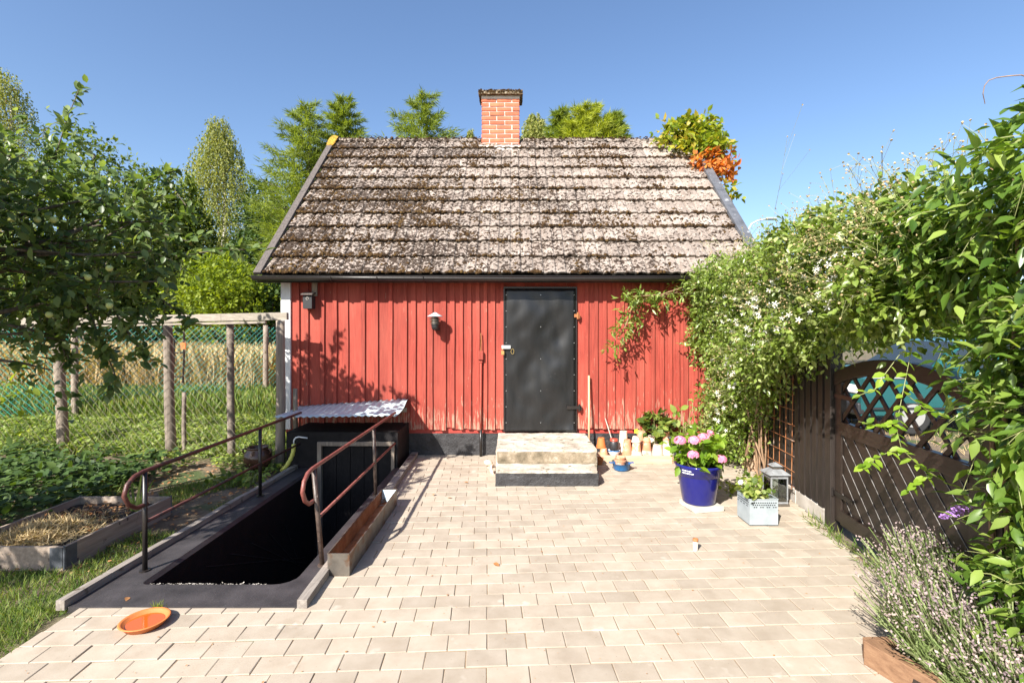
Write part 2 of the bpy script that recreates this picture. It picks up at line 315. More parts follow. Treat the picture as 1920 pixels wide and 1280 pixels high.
# ---------------- leaf scattering ----------------
def nz(a): return a/np.maximum(np.linalg.norm(a, axis=1, keepdims=True), 1e-9)
T_OV = (np.array([(0, 0, 0), (-.26, .28, .05), (-.25, .62, .03), (0, 1, -.12), (.25, .62, .03), (.26, .28, .05), (0, .3, -.03), (0, .65, -.05)], float),
        [(0, 6, 1), (0, 5, 6), (1, 6, 7), (1, 7, 2), (6, 5, 4), (6, 4, 7), (2, 7, 3), (7, 4, 3)])
T_LANCE = (np.array([(0, 0, 0), (-.17, .25, .04), (-.19, .52, .03), (0, 1, -.16), (.19, .52, .03), (.17, .25, .04), (0, .27, -.03), (0, .6, -.05)], float),
        [(0, 6, 1), (0, 5, 6), (1, 6, 7), (1, 7, 2), (6, 5, 4), (6, 4, 7), (2, 7, 3), (7, 4, 3)])
T_NARROW = (np.array([(0, 0, 0), (-.16, .4, .04), (0, 1, -.12), (.16, .4, .04), (0, .42, -.03)], float), [(0, 4, 1), (0, 3, 4), (1, 4, 2), (4, 3, 2)])
T_SIMPLE = (np.array([(0, 0, 0), (-.3, .5, .07), (0, 1, 0), (.3, .5, .07)], float), [(0, 3, 2), (0, 2, 1)])
T_BLADE = (np.array([(-.04, 0, 0), (.04, 0, 0), (.03, .55, .03), (-.03, .55, .03), (0, 1, .16)], float), [(0, 1, 2), (0, 2, 3), (3, 2, 4)])
T_WISP = (np.array([(-.014, 0, 0), (.014, 0, 0), (.012, .55, .04), (-.012, .55, .04), (0, 1, .18), (.030, .80, .10), (-.03, .85, .12)], float), [(0, 1, 2), (0, 2, 3), (3, 2, 4), (2, 5, 4), (3, 4, 6)])
T_NEEDLE = (np.array([(-.07, 0, 0), (.07, 0, 0), (0, 1, 0)], float), [(0, 1, 2)])
T_ROUND = (np.array([(0, 0, 0), (-.42, .22, .05), (-.45, .65, .02), (0, 1, -.06), (.45, .65, .02), (.42, .22, .05), (0, .5, -.06)], float),
           [(0, 6, 1), (1, 6, 2), (2, 6, 3), (3, 6, 4), (4, 6, 5), (5, 6, 0)])
def frames(D, N):
    D = nz(D); X = nz(np.cross(D, N)); Z = np.cross(X, D); return X, D, Z
def leafmesh(name, T, P, D, N, s, rv=None):
    V, Fc = T; n = len(P); X, Y, Z = frames(D, N); s = np.broadcast_to(np.asarray(s, float), (n,))
    W = P[:, None, :] + s[:, None, None]*(V[None, :, 0:1]*X[:, None]+V[None, :, 1:2]*Y[:, None]+V[None, :, 2:3]*Z[:, None])
    W = W.reshape(-1, 3); fa = np.array(Fc); nf = len(fa)
    I = (fa[None]+(np.arange(n)*len(V))[:, None, None]).reshape(-1)
    me = bpy.data.meshes.new(name); me.vertices.add(len(W)); me.vertices.foreach_set('co', W.astype(np.float32).ravel())
    me.loops.add(len(I)); me.loops.foreach_set('vertex_index', I.astype(np.int32))
    me.polygons.add(n*nf); me.polygons.foreach_set('loop_start', np.arange(0, n*nf*3, 3, dtype=np.int32))
    try: me.polygons.foreach_set('loop_total', np.full(n*nf, 3, dtype=np.int32))
    except Exception: pass
    a = me.attributes.new('rnd', 'FLOAT', 'POINT')
    if rv is None: rv = rng.random(n)
    a.data.foreach_set('value', np.repeat(rv, len(V)).astype(np.float32))
    me.update(calc_edges=True); me.shade_smooth(); return me
def scatter(name, T, P, D, N, s, mat, parent=None, rv=None, kind='stuff', single=0, key=None, sname='leaf'):
    """leaves as one stuff mesh; the `single` ones with largest key become objects sharing one mesh"""
    n = len(P); s = np.broadcast_to(np.asarray(s, float), (n,)).copy()
    if rv is None: rv = rng.random(n)
    if single:
        idx = np.argsort(-(key if key is not None else s/np.maximum(P[:, 1], .5)))[:single]
        mask = np.zeros(n, bool); mask[idx] = True
        me = bpy.data.meshes.new(sname); me.from_pydata([tuple(v) for v in T[0]], [], T[1]); me.shade_smooth(); me.materials.append(mat)
        X, Y, Z = frames(D[idx], N[idx])
        for k, i in enumerate(idx):
            o = bpy.data.objects.new(sname, me); C.objects.link(o)
            if parent is not None: par(o, parent)
            m = Matrix(((X[k, 0]*s[i], Y[k, 0]*s[i], Z[k, 0]*s[i], P[i, 0]), (X[k, 1]*s[i], Y[k, 1]*s[i], Z[k, 1]*s[i], P[i, 1]), (X[k, 2]*s[i], Y[k, 2]*s[i], Z[k, 2]*s[i], P[i, 2]), (0, 0, 0, 1)))
            o.matrix_basis = m
        P, D, N, s, rv = P[~mask], D[~mask], N[~mask], s[~mask], rv[~mask]
    return link(name, leafmesh(name, T, P, D, N, s, rv), mat, parent, kind=kind)
def sph(n): return nz(rng.normal(size=(n, 3)))
def crown(ells, ntw, per, tl, up=.25, lo=.55, droop=.25, spread=.8, keep=None, jit=.35):
    """twigs spread through ellipsoids (cx,cy,cz,rx,ry,rz); returns leaf positions, directions, normals and twig lines"""
    E = np.array(ells, float); vol = E[:, 3]*E[:, 4]*E[:, 5]; vol = vol**.8; pr = vol/vol.sum()
    k = rng.choice(len(E), ntw, p=pr); d = sph(ntw); r = lo+(1-lo)*rng.random(ntw)**.6
    r *= 1+.18*np.array([noise.noise(Vector(v)*2.3+Vector((kk*3.1, 0, 0))) for v, kk in zip(d, k)])
    P0 = E[k, :3]+d*r[:, None]*E[k, 3:6]
    if keep is not None:
        m = keep(P0); P0 = P0[m]; d = d[m]; ntw = len(P0)
    td = nz(d*.7+sph(ntw)*.7+np.array([0, 0, up])); L = tl*(.6+.8*rng.random(ntw))
    t = np.tile(np.linspace(.05, 1, per), ntw); ti = np.repeat(np.arange(ntw), per); n = len(t)
    P = P0[ti]+td[ti]*(L[ti]*t)[:, None]; P[:, 2] -= droop*L[ti]*t*t
    P += rng.normal(size=(n, 3))*tl*.05
    D = nz(td[ti]*.55+sph(n)*spread+np.array([0, 0, -droop*.6])); N = nz(np.array([0, -.15, 1.0])+sph(n)*jit*2)
    tw = [(P0[i], P0[i]+td[i]*L[i]*.5-np.array([0, 0, droop*L[i]*.25]), P0[i]+td[i]*L[i]-np.array([0, 0, droop*L[i]])) for i in range(ntw)]
    return P, D, N, tw
def twigs(name, tw, r, mat, parent, n=3, step=1):
    b = MB()
    for q in tw[::step]: b.tube(q, r, n, r*.4, cap=False)
    return b.build(name, mat, parent, kind='stuff')
def curve(a, b, sag=0.0, n=6, wob=.0, seed=0):
    a = Vector(a); b = Vector(b); L = (b-a).length; out = []
    for i in range(n):
        t = i/(n-1); p = a.lerp(b, t)+Vector((0, 0, sag*4*t*(1-t)))
        if wob: p += noise.noise_vector(Vector((seed*7.3+t*2.2, seed, t)))*wob*L*(4*t*(1-t))
        out.append(p)
    return out
# ---------------- ground, patio, stairwell ----------------
PX0, PX1, PY0, PY1 = -2.44, -1.44, 3.33, 6.25
b = MB(); B_ = 320; z = -.03
for (x0, x1, y0, y1) in ((-B_, PX0, -B_, B_), (PX1, B_, -B_, B_), (PX0, PX1, -B_, PY0), (PX0, PX1, PY1, B_)):
    b.add([(x0, y0, z), (x1, y0, z), (x1, y1, z), (x0, y1, z)], [(0, 1, 2, 3)])
b.build('ground', M['soil'], kind='structure')['label'] = 'garden soil and lawn ground'
def fx(Y): return 2.764+(Y-4.377)*.117
def xl(Y): return -2.62 if Y < 3.125 else -1.275-(Y-3.07)*.012
def xr(Y): return fx(Y)-.11 if Y < 4.3 else fx(Y)-.06
b = MB(); ys = [1.9, 3.12, 3.1251, 4, 5, 6, 6.88]
for y0, y1 in zip(ys[:-1], ys[1:]):
    if y1-y0 < .02: continue
    b.add([(xl(y0), y0, -.005), (xr(y0), y0, -.005), (xr(y1-.001), y1, -.005), (xl(y1-.001), y1, -.005)], [(0, 1, 2, 3)])
patio = b.build('patio', M['sand'], kind='structure'); patio['label'] = 'sand joints of the paved courtyard'
patio_inv = Matrix.Translation(patio.location).inverted(); INV[patio.name] = patio_inv
a = R(2.8); ca, sa = math.cos(a), math.sin(a); v0 = -0*sa+5.196*ca
pav = []
for k in range(-24, 14):
    off = .105*(k % 2)+rng.normal()*.004; vc = v0+(k+.5)*.14
    for j in range(-16, 17):
        u0 = j*.21+off-.0+.0; u1 = u0+.21
        yc = (u0+u1)/2*sa+vc*ca
        if yc < 1.97 or yc > 6.95: continue
        ul = (xl(yc)+vc*sa)/ca; ur = (xr(yc)+vc*sa)/ca
        c0, c1 = max(u0, ul), min(u1, ur)
        if c1-c0 < .035: continue
        pav.append((c0+.0018, c1-.0018, vc-.0682, vc+.0682, yc))
def paver_geo(c0, c1, v_0, v_1):
    b = MB(); h = rng.normal()*.0012; t = rng.normal(size=4)*.0009; e = .0035; jr = rng.normal(size=8)*.0007
    r = [(c0+jr[0], v_0+jr[1]), (c1+jr[2], v_0+jr[3]), (c1+jr[4], v_1+jr[5]), (c0+jr[6], v_1+jr[7])]
    i = [(c0+e, v_0+e), (c1-e, v_0+e), (c1-e, v_1-e), (c0+e, v_1-e)]
    T = lambda p, z: (p[0]*ca-p[1]*sa, p[0]*sa+p[1]*ca, z)
    vs = [T(p, -.05) for p in r]+[T(p, h+t[q]-.003) for q, p in enumerate(r)]+[T(p, h+t[q]) for q, p in enumerate(i)]
    fs = [(8, 9, 10, 11)]+[(4+q, 4+(q+1) % 4, 8+(q+1) % 4, 8+q) for q in range(4)]+[(q, (q+1) % 4, 4+(q+1) % 4, 4+q) for q in range(4)]
    return vs, fs
inv = [p for p in pav if p[4] > 2.38 and abs((p[0]+p[1])/2) < p[4]*1.03 and not (p[4] < 3.4 and (p[0]+p[1])/2 > 2.0)]
inv.sort(key=lambda p: p[4]); single = set(map(id, inv[:300])); rest = MB(); rr = []
for p in pav:
    vs, fs = paver_geo(*p[:4])
    if id(p) in single:
        q = MB(); q.add(vs, fs); q.build('paver', M['paver'], patio)
    else:
        rest.add(vs, fs); rr += [random.random()]*len(vs)
me = rest.mesh('paver'); at = me.attributes.new('rnd', 'FLOAT', 'POINT'); at.data.foreach_set('value', rr)
link('paver', me, M['paver'], patio, kind='stuff')

# black tarred stairwell
def spath(l, r, f, rl, rr_, y1=6.2):
    pts = [(l, y1), (l, 5.4), (l, 4.6), (l, f+rl)]
    for t in (22, 45, 68): pts.append((l+rl-rl*math.cos(R(t)), f+rl-rl*math.sin(R(t))))
    pts.append((l+rl, f)); pts.append(((l+r)/2, f)); pts.append((r-rr_, f))
    for t in (22, 45, 68): pts.append((r-rr_+rr_*math.sin(R(t)), f+rr_-rr_*math.cos(R(t))))
    pts += [(r, f+rr_), (r, 4.6), (r, 5.4), (r, y1)]; return pts
inn = spath(-2.42, -1.465, 3.35, .05, .13); inn2 = spath(-2.445, -1.44, 3.325, .05, .13); out = spath(-2.70, -1.285, 3.065, .01, .01)
n = len(inn); b = MB(); vs = []
zt = .014
for i in range(n): vs += [(*out[i], -.06), (*out[i], zt-.006), (*inn2[i], zt), (*inn[i], -.012), (*inn[i], -1.8)]
b.add(vs, [(i*5+q, (i+1)*5+q, (i+1)*5+q+1, i*5+q+1) for i in range(n-1) for q in range(4)])
well = b.build('cellar_stairwell', M['tar'], kind='structure', smooth=False, fix=False)
well['label'] = 'black tarred concrete stairwell sunk beside the paving'; INV[well.name] = Matrix.Translation(well.location).inverted()
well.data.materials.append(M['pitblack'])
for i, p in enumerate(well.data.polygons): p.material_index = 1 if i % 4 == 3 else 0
for k in range(8):
    q = MB(); q.box(-2.42, -1.465, 3.352+k*.26, 3.352+(k+1)*.26, -1.9, -.2-k*.195); q.build('stair_step', M['pitblack'], well)
q = MB(); q.box(-2.42, -1.465, 5.43, 6.25, -1.95, -1.7); q.build('stair_floor', M['pitblack'], well)
q = MB()
for k in range(5):  # thin form-board seams running down the left wall
    q.bar((-2.417, 4.0+k*.35, -.18-k*.05), (-2.417, 5.9, -.95-k*.06), .003, .006)
q.build('board_seam', M['plinth'], well)

def strip(name, pts, wd, ht, mat, label, cat='timber edging', group=None):
    b = MB()
    for i in range(len(pts)-1):
        p, q = Vector(pts[i]), Vector(pts[i+1]); b.bar(p, q, wd*(1+.1*noise.noise(p*3)), ht, (0, 0, 1))
    return tag(b.build(name, mat, bevel=.003), label, cat, group)
pts = [(-2.725+rng.normal()*.004, 3.06, .03)]
def wob(x0, y0, x1, y1, n, z, am):
    return [(x0+(x1-x0)*i/n+am*noise.noise(Vector((i*1.3, y0, 0))), y0+(y1-y0)*i/n, z+am*noise.noise(Vector((i*.9, 5, y0)))) for i in range(n+1)]
strip('timber_edging', wob(-2.72, 3.05, -2.64, 6.3, 9, .022, .02), .055, .062, M['greyy'], 'weathered timber edging between lawn and black stairwell', 'timber edging')
strip('timber_edging', wob(-1.268, 3.06, -1.285, 3.72, 3, .022, .008), .06, .06, M['greyy'], 'short timber edging in front of the metal trough', 'timber edging')
strip('timber_edging', wob(-1.262, 4.86, -1.31, 6.84, 4, .03, .008), .085, .06, M['greyy'], 'pale timber edging behind the metal trough running to the wall', 'timber edging')

# ---------------- the shed ----------------
YW = 6.9; EY, EZ, RY, RZ = 6.68, 2.415, 9.53, 5.25; HX = 3.34
shed = emp('shed', (0, 8.0, 0), 'red timber shed with mossy tiled roof, brick chimney and black metal door', 'shed')
D45 = Vector((0, RY-EY, RZ-EZ)).normalized(); N45 = Vector((0, -D45.z, D45.y)); SL = (Vector((0, RY, RZ))-Vector((0, EY, EZ))).length
def RP(x, s, nn): return Vector((x, EY, EZ))+D45*s+N45*nn
x0, x1 = -3.08, 3.08; YB = 2*RY-YW
b = MB(); zr = RZ-.12
prof = [(YW, .30), (YB, .30), (YB, 2.5), (RY, zr), (YW, 2.52)]
b.add([(x0, y, z) for y, z in prof]+[(x1, y, z) for y, z in prof], [(0, 1, 2, 3, 4)[::-1], (5, 6, 7, 8, 9), (0, 5, 9, 4)[::-1], (1, 6, 5, 0)[::-1], (1, 2, 7, 6)[::-1], (2, 3, 8, 7)[::-1], (3, 4, 9, 8)[::-1]])
b.build('wall', M['redwall'], shed, fix=True)
s2p = F/YW
Lz = [300, 370, 430, 535, 617, 692, 803, 890, 985, 1082, 1140, 1207, 1252, 1340, 1397, 1453, 1508, 1563, 1612, 1665, 1727]
ed = [460+v/3.556 for v in Lz]+[None]+[860+v/2.909 for v in (640, 705, 757, 803, 850, 900, 960, 1008, 1065, 1115, 1160, 1200, 1245, 1297, 1340, 1385, 1425)]+[1365, 1381]
def board(x0, x1, z0, z1, yf, yb, seed):
    b = MB(); n = 7; L = []; Rr = []
    for i in range(n+1):
        t = i/n; z = z0+(z1-z0)*t
        L.append((x0+.006*noise.noise(Vector((seed*1.7, z*1.5, 0))), z)); Rr.append((x1+.006*noise.noise(Vector((seed*1.7+9, z*1.5, 0))), z))
    vs = []
    for (xa, z), (xb, _) in zip(L, Rr): vs += [(xa, yf, z), (xb, yf, z), (xa, yb, z), (xb, yb, z)]
    fs = []
    for i in range(n):
        o = i*4; fs += [(o, o+1, o+5, o+4), (o+1, o+3, o+7, o+5), (o+2, o, o+4, o+6)]
    fs += [(2, 3, 1, 0), (n*4, n*4+1, n*4+3, n*4+2)]
    return b.add(vs, fs)
sd = 0
for i in range(len(ed)-1):
    if ed[i] is None or ed[i+1] is None: continue
    xa = (ed[i]-CX)/s2p; xb = (ed[i+1]-CX)/s2p; proud = i % 2 == 0; sd += 1
    zb = .357+rng.normal()*.006
    board(xa-.01, xb-.002, zb+.004, 2.50, YW-.024-.003*rng.random(), YW-.001, sd).build('wall_board', M['red'], shed)
    bwid = min(.052+.008*rng.normal(), (xb-xa)*.55); board(xb-bwid, xb, zb, 2.50, YW-.048-rng.random()*.004, YW-.0245, sd+200).build('wall_batten', M['red'], shed)
for i in range(7):
    xa = -.10+i*.139; board(xa, xa+.137, 2.268, 2.50, YW-.044 if i % 2 else YW-.030, YW-.001, 60+i).build('wall_board', M['red'], shed)
b = MB(); b.box(-3.125, -2.995, YW-.055, YW-.002, .36, 2.44); b.build('corner_board', M['whitewood'], shed, bevel=.003)
b = MB(); b.box(2.96, 3.09, YW-.055, YW-.05, .36, 2.44); b.build('corner_board', M['whitewood'], shed, bevel=.003)
roughbox('plinth', -3.04, 3.04, YW+.005, YW+.25, -.3, .352, M['plinth'], shed, step=.07, amp=.012, fr=6)
# soffit board + fascia
b = MB(); b.box(-3.30, 3.30, 6.70, YW-.06, 2.37, 2.392); b.build('soffit', M['red'], shed)
b = MB(); b.bar((-3.36, 6.675, 2.36), (3.36, 6.675, 2.36), .02, .07); b.build('fascia', M['gutter'], shed)
# gutter: half round
b = MB(); nseg = 10; ga = []
for xx in (-3.38, -1.7, 0, 1.6, 3.38):
    sag = -.014*math.sin(math.pi*(xx+3.38)/6.76)
    for k in range(nseg+1):
        t = math.pi+math.pi*k/nseg; b.v.append((xx, 6.612+.052*math.cos(t), 2.398+sag+.055*math.sin(t)))
m = nseg+1
for i in range(4):
    for k in range(nseg): b.f.append((i*m+k, i*m+k+1, (i+1)*m+k+1, (i+1)*m+k))
g = b.build('gutter', M['gutter'], shed, smooth=True); sdm = g.modifiers.new('thick', 'SOLIDIFY'); sdm.thickness = .004
b = MB()
for xx in (-2.35, -1.75, -1.15, 2.5): b.tube([(xx, 6.612+.057*math.cos(math.pi+math.pi*k/8), 2.398-.012+.058*math.sin(math.pi+math.pi*k/8)) for k in range(9)], .006, 5)
b.build('gutter_bracket', M['gutter'], g)
b = MB(); b.bar((-3.4, 6.556, 2.402), (3.38, 6.556, 2.399), .010, .008); b.build('gutter_lip', M['gutter'], g)
# roof
b = MB()
b.add([RP(-3.30, -.0, 0), RP(3.30, 0, 0), RP(3.30, SL, 0), RP(-3.30, SL, 0), Vector((-3.3, 2*RY-EY, EZ)), Vector((3.3, 2*RY-EY, EZ))], [(0, 1, 2, 3), (3, 2, 5, 4)])
roof = b.build('roof', M['gutter'], shed)
NC, NT = 11, 22; ex = SL/NC; tw = 6.56/NT
PF = [(0, 0), (.02, .014), (.10, .016), (.12, .004), (.135, .004), (.155, .015), (.255, .016), (.275, .005), (1.0, .005)]
PF = [(0, .003), (.03, .014), (.105, .016), (.125, .003), (.155, .003), (.175, .015), (.265, .014), (.285, .004), (.302, .004)]
tiles = []
for c in range(NC):
    s0 = c*ex-.015
    for j in range(NT):
        xa = -3.28+j*tw; dz = rng.normal()*.0025; sx = rng.normal()*.002; ds = rng.normal()*.006; tlt = rng.normal()*.003
        ss = [s0+ds, s0+ds+.10, s0+ds+.25, s0+ex+.04]; nn = [.060, .052, .038, .020]; hs = 1.45; b = MB(); m = len(PF)
        for q in range(4):
            for (px_, h) in PF: b.v.append(tuple(RP(xa+px_*tw/.30+sx, ss[q], nn[q]+h*hs+dz+tlt*(px_/.3))))
        for (px_, h) in PF: b.v.append(tuple(RP(xa+px_*tw/.30+sx, ss[0]+.004, nn[0]+h*hs-.034+dz)))
        for q in range(3):
            for k in range(m-1): b.f.append((q*m+k, q*m+k+1, (q+1)*m+k+1, (q+1)*m+k))
        for k in range(m-1): b.f.append((4*m+k, 4*m+k+1, k+1, k))
        b.f.append((4*m, 0, m)); b.f.append((m-1, 5*m-1, 2*m-1))
        b.build('roof_tile', M['tile'], roof)
# ridge tiles
for j in range(17):
    xa = -3.3+j*.39; b = MB(); n = 8; h = rng.normal()*.006
    for (x_, r_) in ((xa, .115), (xa+.40, .10)):
        for k in range(n+1):
            t = math.pi*k/n; b.v.append((x_, RY+r_*math.cos(t)*1.05, RZ-.03+r_*math.sin(t)*.85+h))
    for k in range(n): b.f.append((k, k+1, n+1+k+1, n+1+k))
    if -.62 < xa+.2 < .2: continue
    o = b.build('ridge_tile', M['tile'], roof, smooth=True); o.modifiers.new('t', 'SOLIDIFY').thickness = .014
# real moss cushions, mostly along tile edges and to the left
n = 34000; xs = rng.uniform(-3.27, 3.27, n); cs = rng.integers(0, NC, n); fr = rng.random(n)**2.2*ex
keep = []
for i in range(n):
    v = noise.noise(Vector((xs[i]*1.0, cs[i]*.5, 1)))*.7+noise.noise(Vector((xs[i]*5, (cs[i]*ex+fr[i])*5, 4)))*.8
    keep.append(v > .16+.045*(xs[i]+1)*(1 if xs[i] > -1.5 else 1.6)-(.30 if fr[i] < .02 else 0)-(.25 if xs[i] < -2.6 and cs[i] < 7 else 0))
keep = np.array(keep); xs, cs, fr = xs[keep], cs[keep], fr[keep]; n = len(xs)
A = []
for x_, c_, f_ in zip(xs, cs, fr):
    sx_ = ((x_+3.28) % tw)/tw*.302; hh = np.interp(sx_, [p[0] for p in PF], [p[1] for p in PF])
    A.append(RP(x_, c_*ex-.015+f_, .06-.04*f_/(ex+.05)+hh*1.45-.004))
A = np.array(A); nvec = np.array(N45)
DOME = (np.array([(math.cos(t)*.5, math.sin(t)*.5, 0) for t in np.arange(6)*math.pi/3]+[(math.cos(t+.4)*.36, math.sin(t+.4)*.36, .3) for t in np.arange(6)*math.pi/3]+[(0, 0, .42)]),
        [f for k in range(6) for f in ((k, (k+1) % 6, 6+k), ((k+1) % 6, 6+(k+1) % 6, 6+k), (6+k, 6+(k+1) % 6, 12))])
DD = nz(rng.normal(size=(n, 3))); DD = nz(DD-(DD@nvec)[:, None]*nvec)
scatter('moss', DOME, A, DD, np.tile(nvec, (n, 1)), .015+.036*rng.random(n)**2, M['moss'], roof)
n = 700; xs = rng.uniform(-3.3, 3.3, n); A = np.stack([xs, RY-.09*rng.random(n)-.01, RZ+.02+.04*rng.random(n)], 1)
scatter('ridge_moss', DOME, A, sph(n)*[1, 1, .1], np.tile([0, -.5, 1.], (n, 1)), .02+.03*rng.random(n), M['moss'], roof)
# verges
b = MB(); b.add([RP(-3.365, -.05, .055), RP(-3.265, -.05, .055), RP(-3.265, SL, .06), RP(-3.365, SL, .06), RP(-3.365, -.05, .10), RP(-3.265, -.05, .10), RP(-3.265, SL, .105), RP(-3.365, SL, .105)],
    [(0, 1, 2, 3)[::-1], (4, 5, 6, 7), (0, 1, 5, 4), (1, 2, 6, 5), (2, 3, 7, 6), (3, 0, 4, 7)]); b.build('verge_board', M['verge'], roof, bevel=.004)
b = MB(); b.add([RP(3.25, -.05, .055), RP(3.39, -.05, .055), RP(3.39, SL, .06), RP(3.25, SL, .06), RP(3.25, -.05, .11), RP(3.39, -.05, .11), RP(3.39, SL, .115), RP(3.25, SL, .115)],
    [(0, 1, 2, 3)[::-1], (4, 5, 6, 7), (0, 1, 5, 4), (1, 2, 6, 5), (2, 3, 7, 6), (3, 0, 4, 7)]); tag(b.build('verge_board', M['slate'], roof, bevel=.004), 'grey metal verge strip')
n = 170; s_ = rng.uniform(SL-.36, SL+.02, n); A = np.array([RP(-3.31+rng.uniform(-.06, .07), q, .105) for q in s_])
scatter('yellow_lichen', DOME, A, sph(n), np.tile(nvec, (n, 1)), .02+.03*rng.random(n), M['yelmoss'], roof)
# chimney
cx0, cx1, cy0, cy1 = -.559, .137, 9.32, 9.62; ch = .082; zb = 5.12
b = MB(); b.box(cx0+.012, cx1-.012, cy0+.012, cy1-.012, 4.9, 6.02); chim = b.build('chimney', M['mortar'], shed)
BR = {}
def brick(x, y, z, lx, ly, lz):
    key = (round(lx, 3), round(ly, 3), round(lz, 3))
    if key not in BR:
        q = MB(); q.box(-lx/2, lx/2, -ly/2, ly/2, -lz/2, lz/2); me = q.mesh('brick')
        bm = bmesh.new(); bm.from_mesh(me); bmesh.ops.bevel(bm, geom=bm.edges[:], offset=.004, segments=1, affect='EDGES'); bm.to_mesh(me); bm.free()
        me.materials.append(M['brick']); BR[key] = me
    o = bpy.data.objects.new('brick', BR[key]); C.objects.link(o); par(o, chim)
    o.matrix_basis = Matrix.Translation((x+rng.normal()*.002, y+rng.normal()*.0015, z))@Matrix.Rotation(rng.normal()*.006, 4, 'Y')
W_ = cx1-cx0; m_ = .016; hb = (W_-2*m_)/5
for c in range(11):
    z_ = zb+c*ch-.0; lay = [hb, 2*hb, 2*hb] if c % 2 else [2*hb, 2*hb, hb]; x_ = cx0
    for l in lay: brick(x_+l/2, cy0+.05, z_, l, .1, ch-m_); x_ += l+m_
    x_ = cx0
    for l in lay: brick(x_+l/2, cy1-.05, z_, l, .1, ch-m_); x_ += l+m_
    for xs_ in (cx0+.05, cx1-.05):
        brick(xs_, (cy0+cy1)/2, z_, .0985, cy1-cy0-.2-2*m_, ch-m_)
roughbox('chimney_cap', -.61, .194, 9.24, 9.72, 6.02, 6.095, M['mosscap'], chim, step=.03, amp=.010, fr=16)
b = MB(); b.box(cx0-.003, cx1+.003, cy0-.003, cy1+.003, 5.965, 6.02); b.build('cap_mortar', M['mortar'], chim)
roughbox('chimney_collar', cx0-.03, cx1+.03, cy0-.09, cy0+.05, 4.98, 5.075, M['mortar'], chim, step=.03, amp=.014, fr=12)
n = 260; A = np.stack([rng.uniform(-.61, .194, n), np.where(rng.random(n) < .5, 9.24, rng.uniform(9.24, 9.7, n)), rng.uniform(6.05, 6.10, n)], 1)
scatter('cap_moss', DOME, A, sph(n), np.tile([0, -.7, 1.], (n, 1)), .015+.025*rng.random(n), M['moss'], chim)
# door
dx0, dx1, dz0, dz1 = -.094, .857, .325, 2.255
b = MB(); nx, nz_ = 26, 50
for j in range(nz_+1):
    for i in range(nx+1):
        x = dx0+(dx1-dx0)*i/nx; z = dz0+(dz1-dz0)*j/nz_
        d = .030*noise.noise(Vector((x*2.6, z*1.8, 3)))+.013*noise.noise(Vector((x*7, z*5, 8)))
        edg = min(i, nx-i, j, nz_-j)/3; d = max(-.03, min(.03, d*min(1, edg)))
        if j == 0: z += .012*noise.noise(Vector((x*9, 1, 1)))
        if j < 3 and i > nx-4: d -= .02*(3-j)/3
        b.v.append((x, YW-.062+d, z))
for j in range(nz_):
    for i in range(nx): o = j*(nx+1)+i; b.f.append((o, o+1, o+nx+2, o+nx+1))
door = b.build('door', M['doormetal'], shed, smooth=True); s_ = door.modifiers.new('t', 'SOLIDIFY'); s_.thickness = .012; s_.offset = -1
b = MB(); b.box(dx0-.022, dx0-.004, YW-.058, YW-.02, .33, 2.268); b.box(dx1+.004, dx1+.02, YW-.058, YW-.02, .33, 2.268); b.box(dx0-.02, dx1+.02, YW-.072, YW-.02, 2.262, 2.285)
b.build('door_frame', M['gutter'], door)
b = MB(); b.box(dx0+.0, dx1-.0, YW-.018, YW-.004, .33, 2.25); b.build('door_core', M['verge'], door)
for (hx, hz, l) in ((dx1-.02, 1.895, .05), (dx1-.12, .66, .17)):
    b = MB(); b.box(hx, hx+l, YW-.088, YW-.078, hz-.022, hz+.022); b.tube([(hx+l, YW-.085, hz-.045), (hx+l, YW-.085, hz+.045)], .014, 8); b.box(hx+l, hx+l+.03, YW-.08, YW-.05, hz-.04, hz+.02)
    b.build('hinge', M['rust'] if hz > 1 else M['gutter'], door)
b = MB(); b.box(dx0-.045, dx0+.075, YW-.098, YW-.09, 1.45, 1.495); b.box(dx0-.04, dx0-.02, YW-.10, YW-.05, 1.455, 1.49); b.build('hasp', M['hasp'], door, bevel=.002)
b = MB(); b.tube([(dx0-.022, YW-.10, 1.455), (dx0-.04, YW-.1, 1.44), (dx0-.035, YW-.1, 1.415)], .004, 6); b.box(dx0-.05, dx0-.01, YW-.112, YW-.094, 1.37, 1.42)
b.build('padlock', M['brass'], door, bevel=.003)
b = MB(); b.tube([(dx0+.10+.02*math.cos(t), YW-.085, 1.415+.035*math.sin(t)) for t in np.linspace(0, 6.28, 13)], .004, 5); b.build('pull_ring', M['brass'], door)
b = MB()
for k in range(9):
    for xx in (dx0+.015, dx0+.48, dx1-.02):
        if k % 2 and xx == dx0+.48: continue
        b.lathe([(.0001, 0), (.006, .0), (.0001, .0)], (xx, 0, 0), 6) if 0 else b.box(xx-.004, xx+.004, YW-.076, YW-.07, .45+k*.215, .458+k*.215)
b.build('rivets', M['chromegrey'], door, kind='stuff')
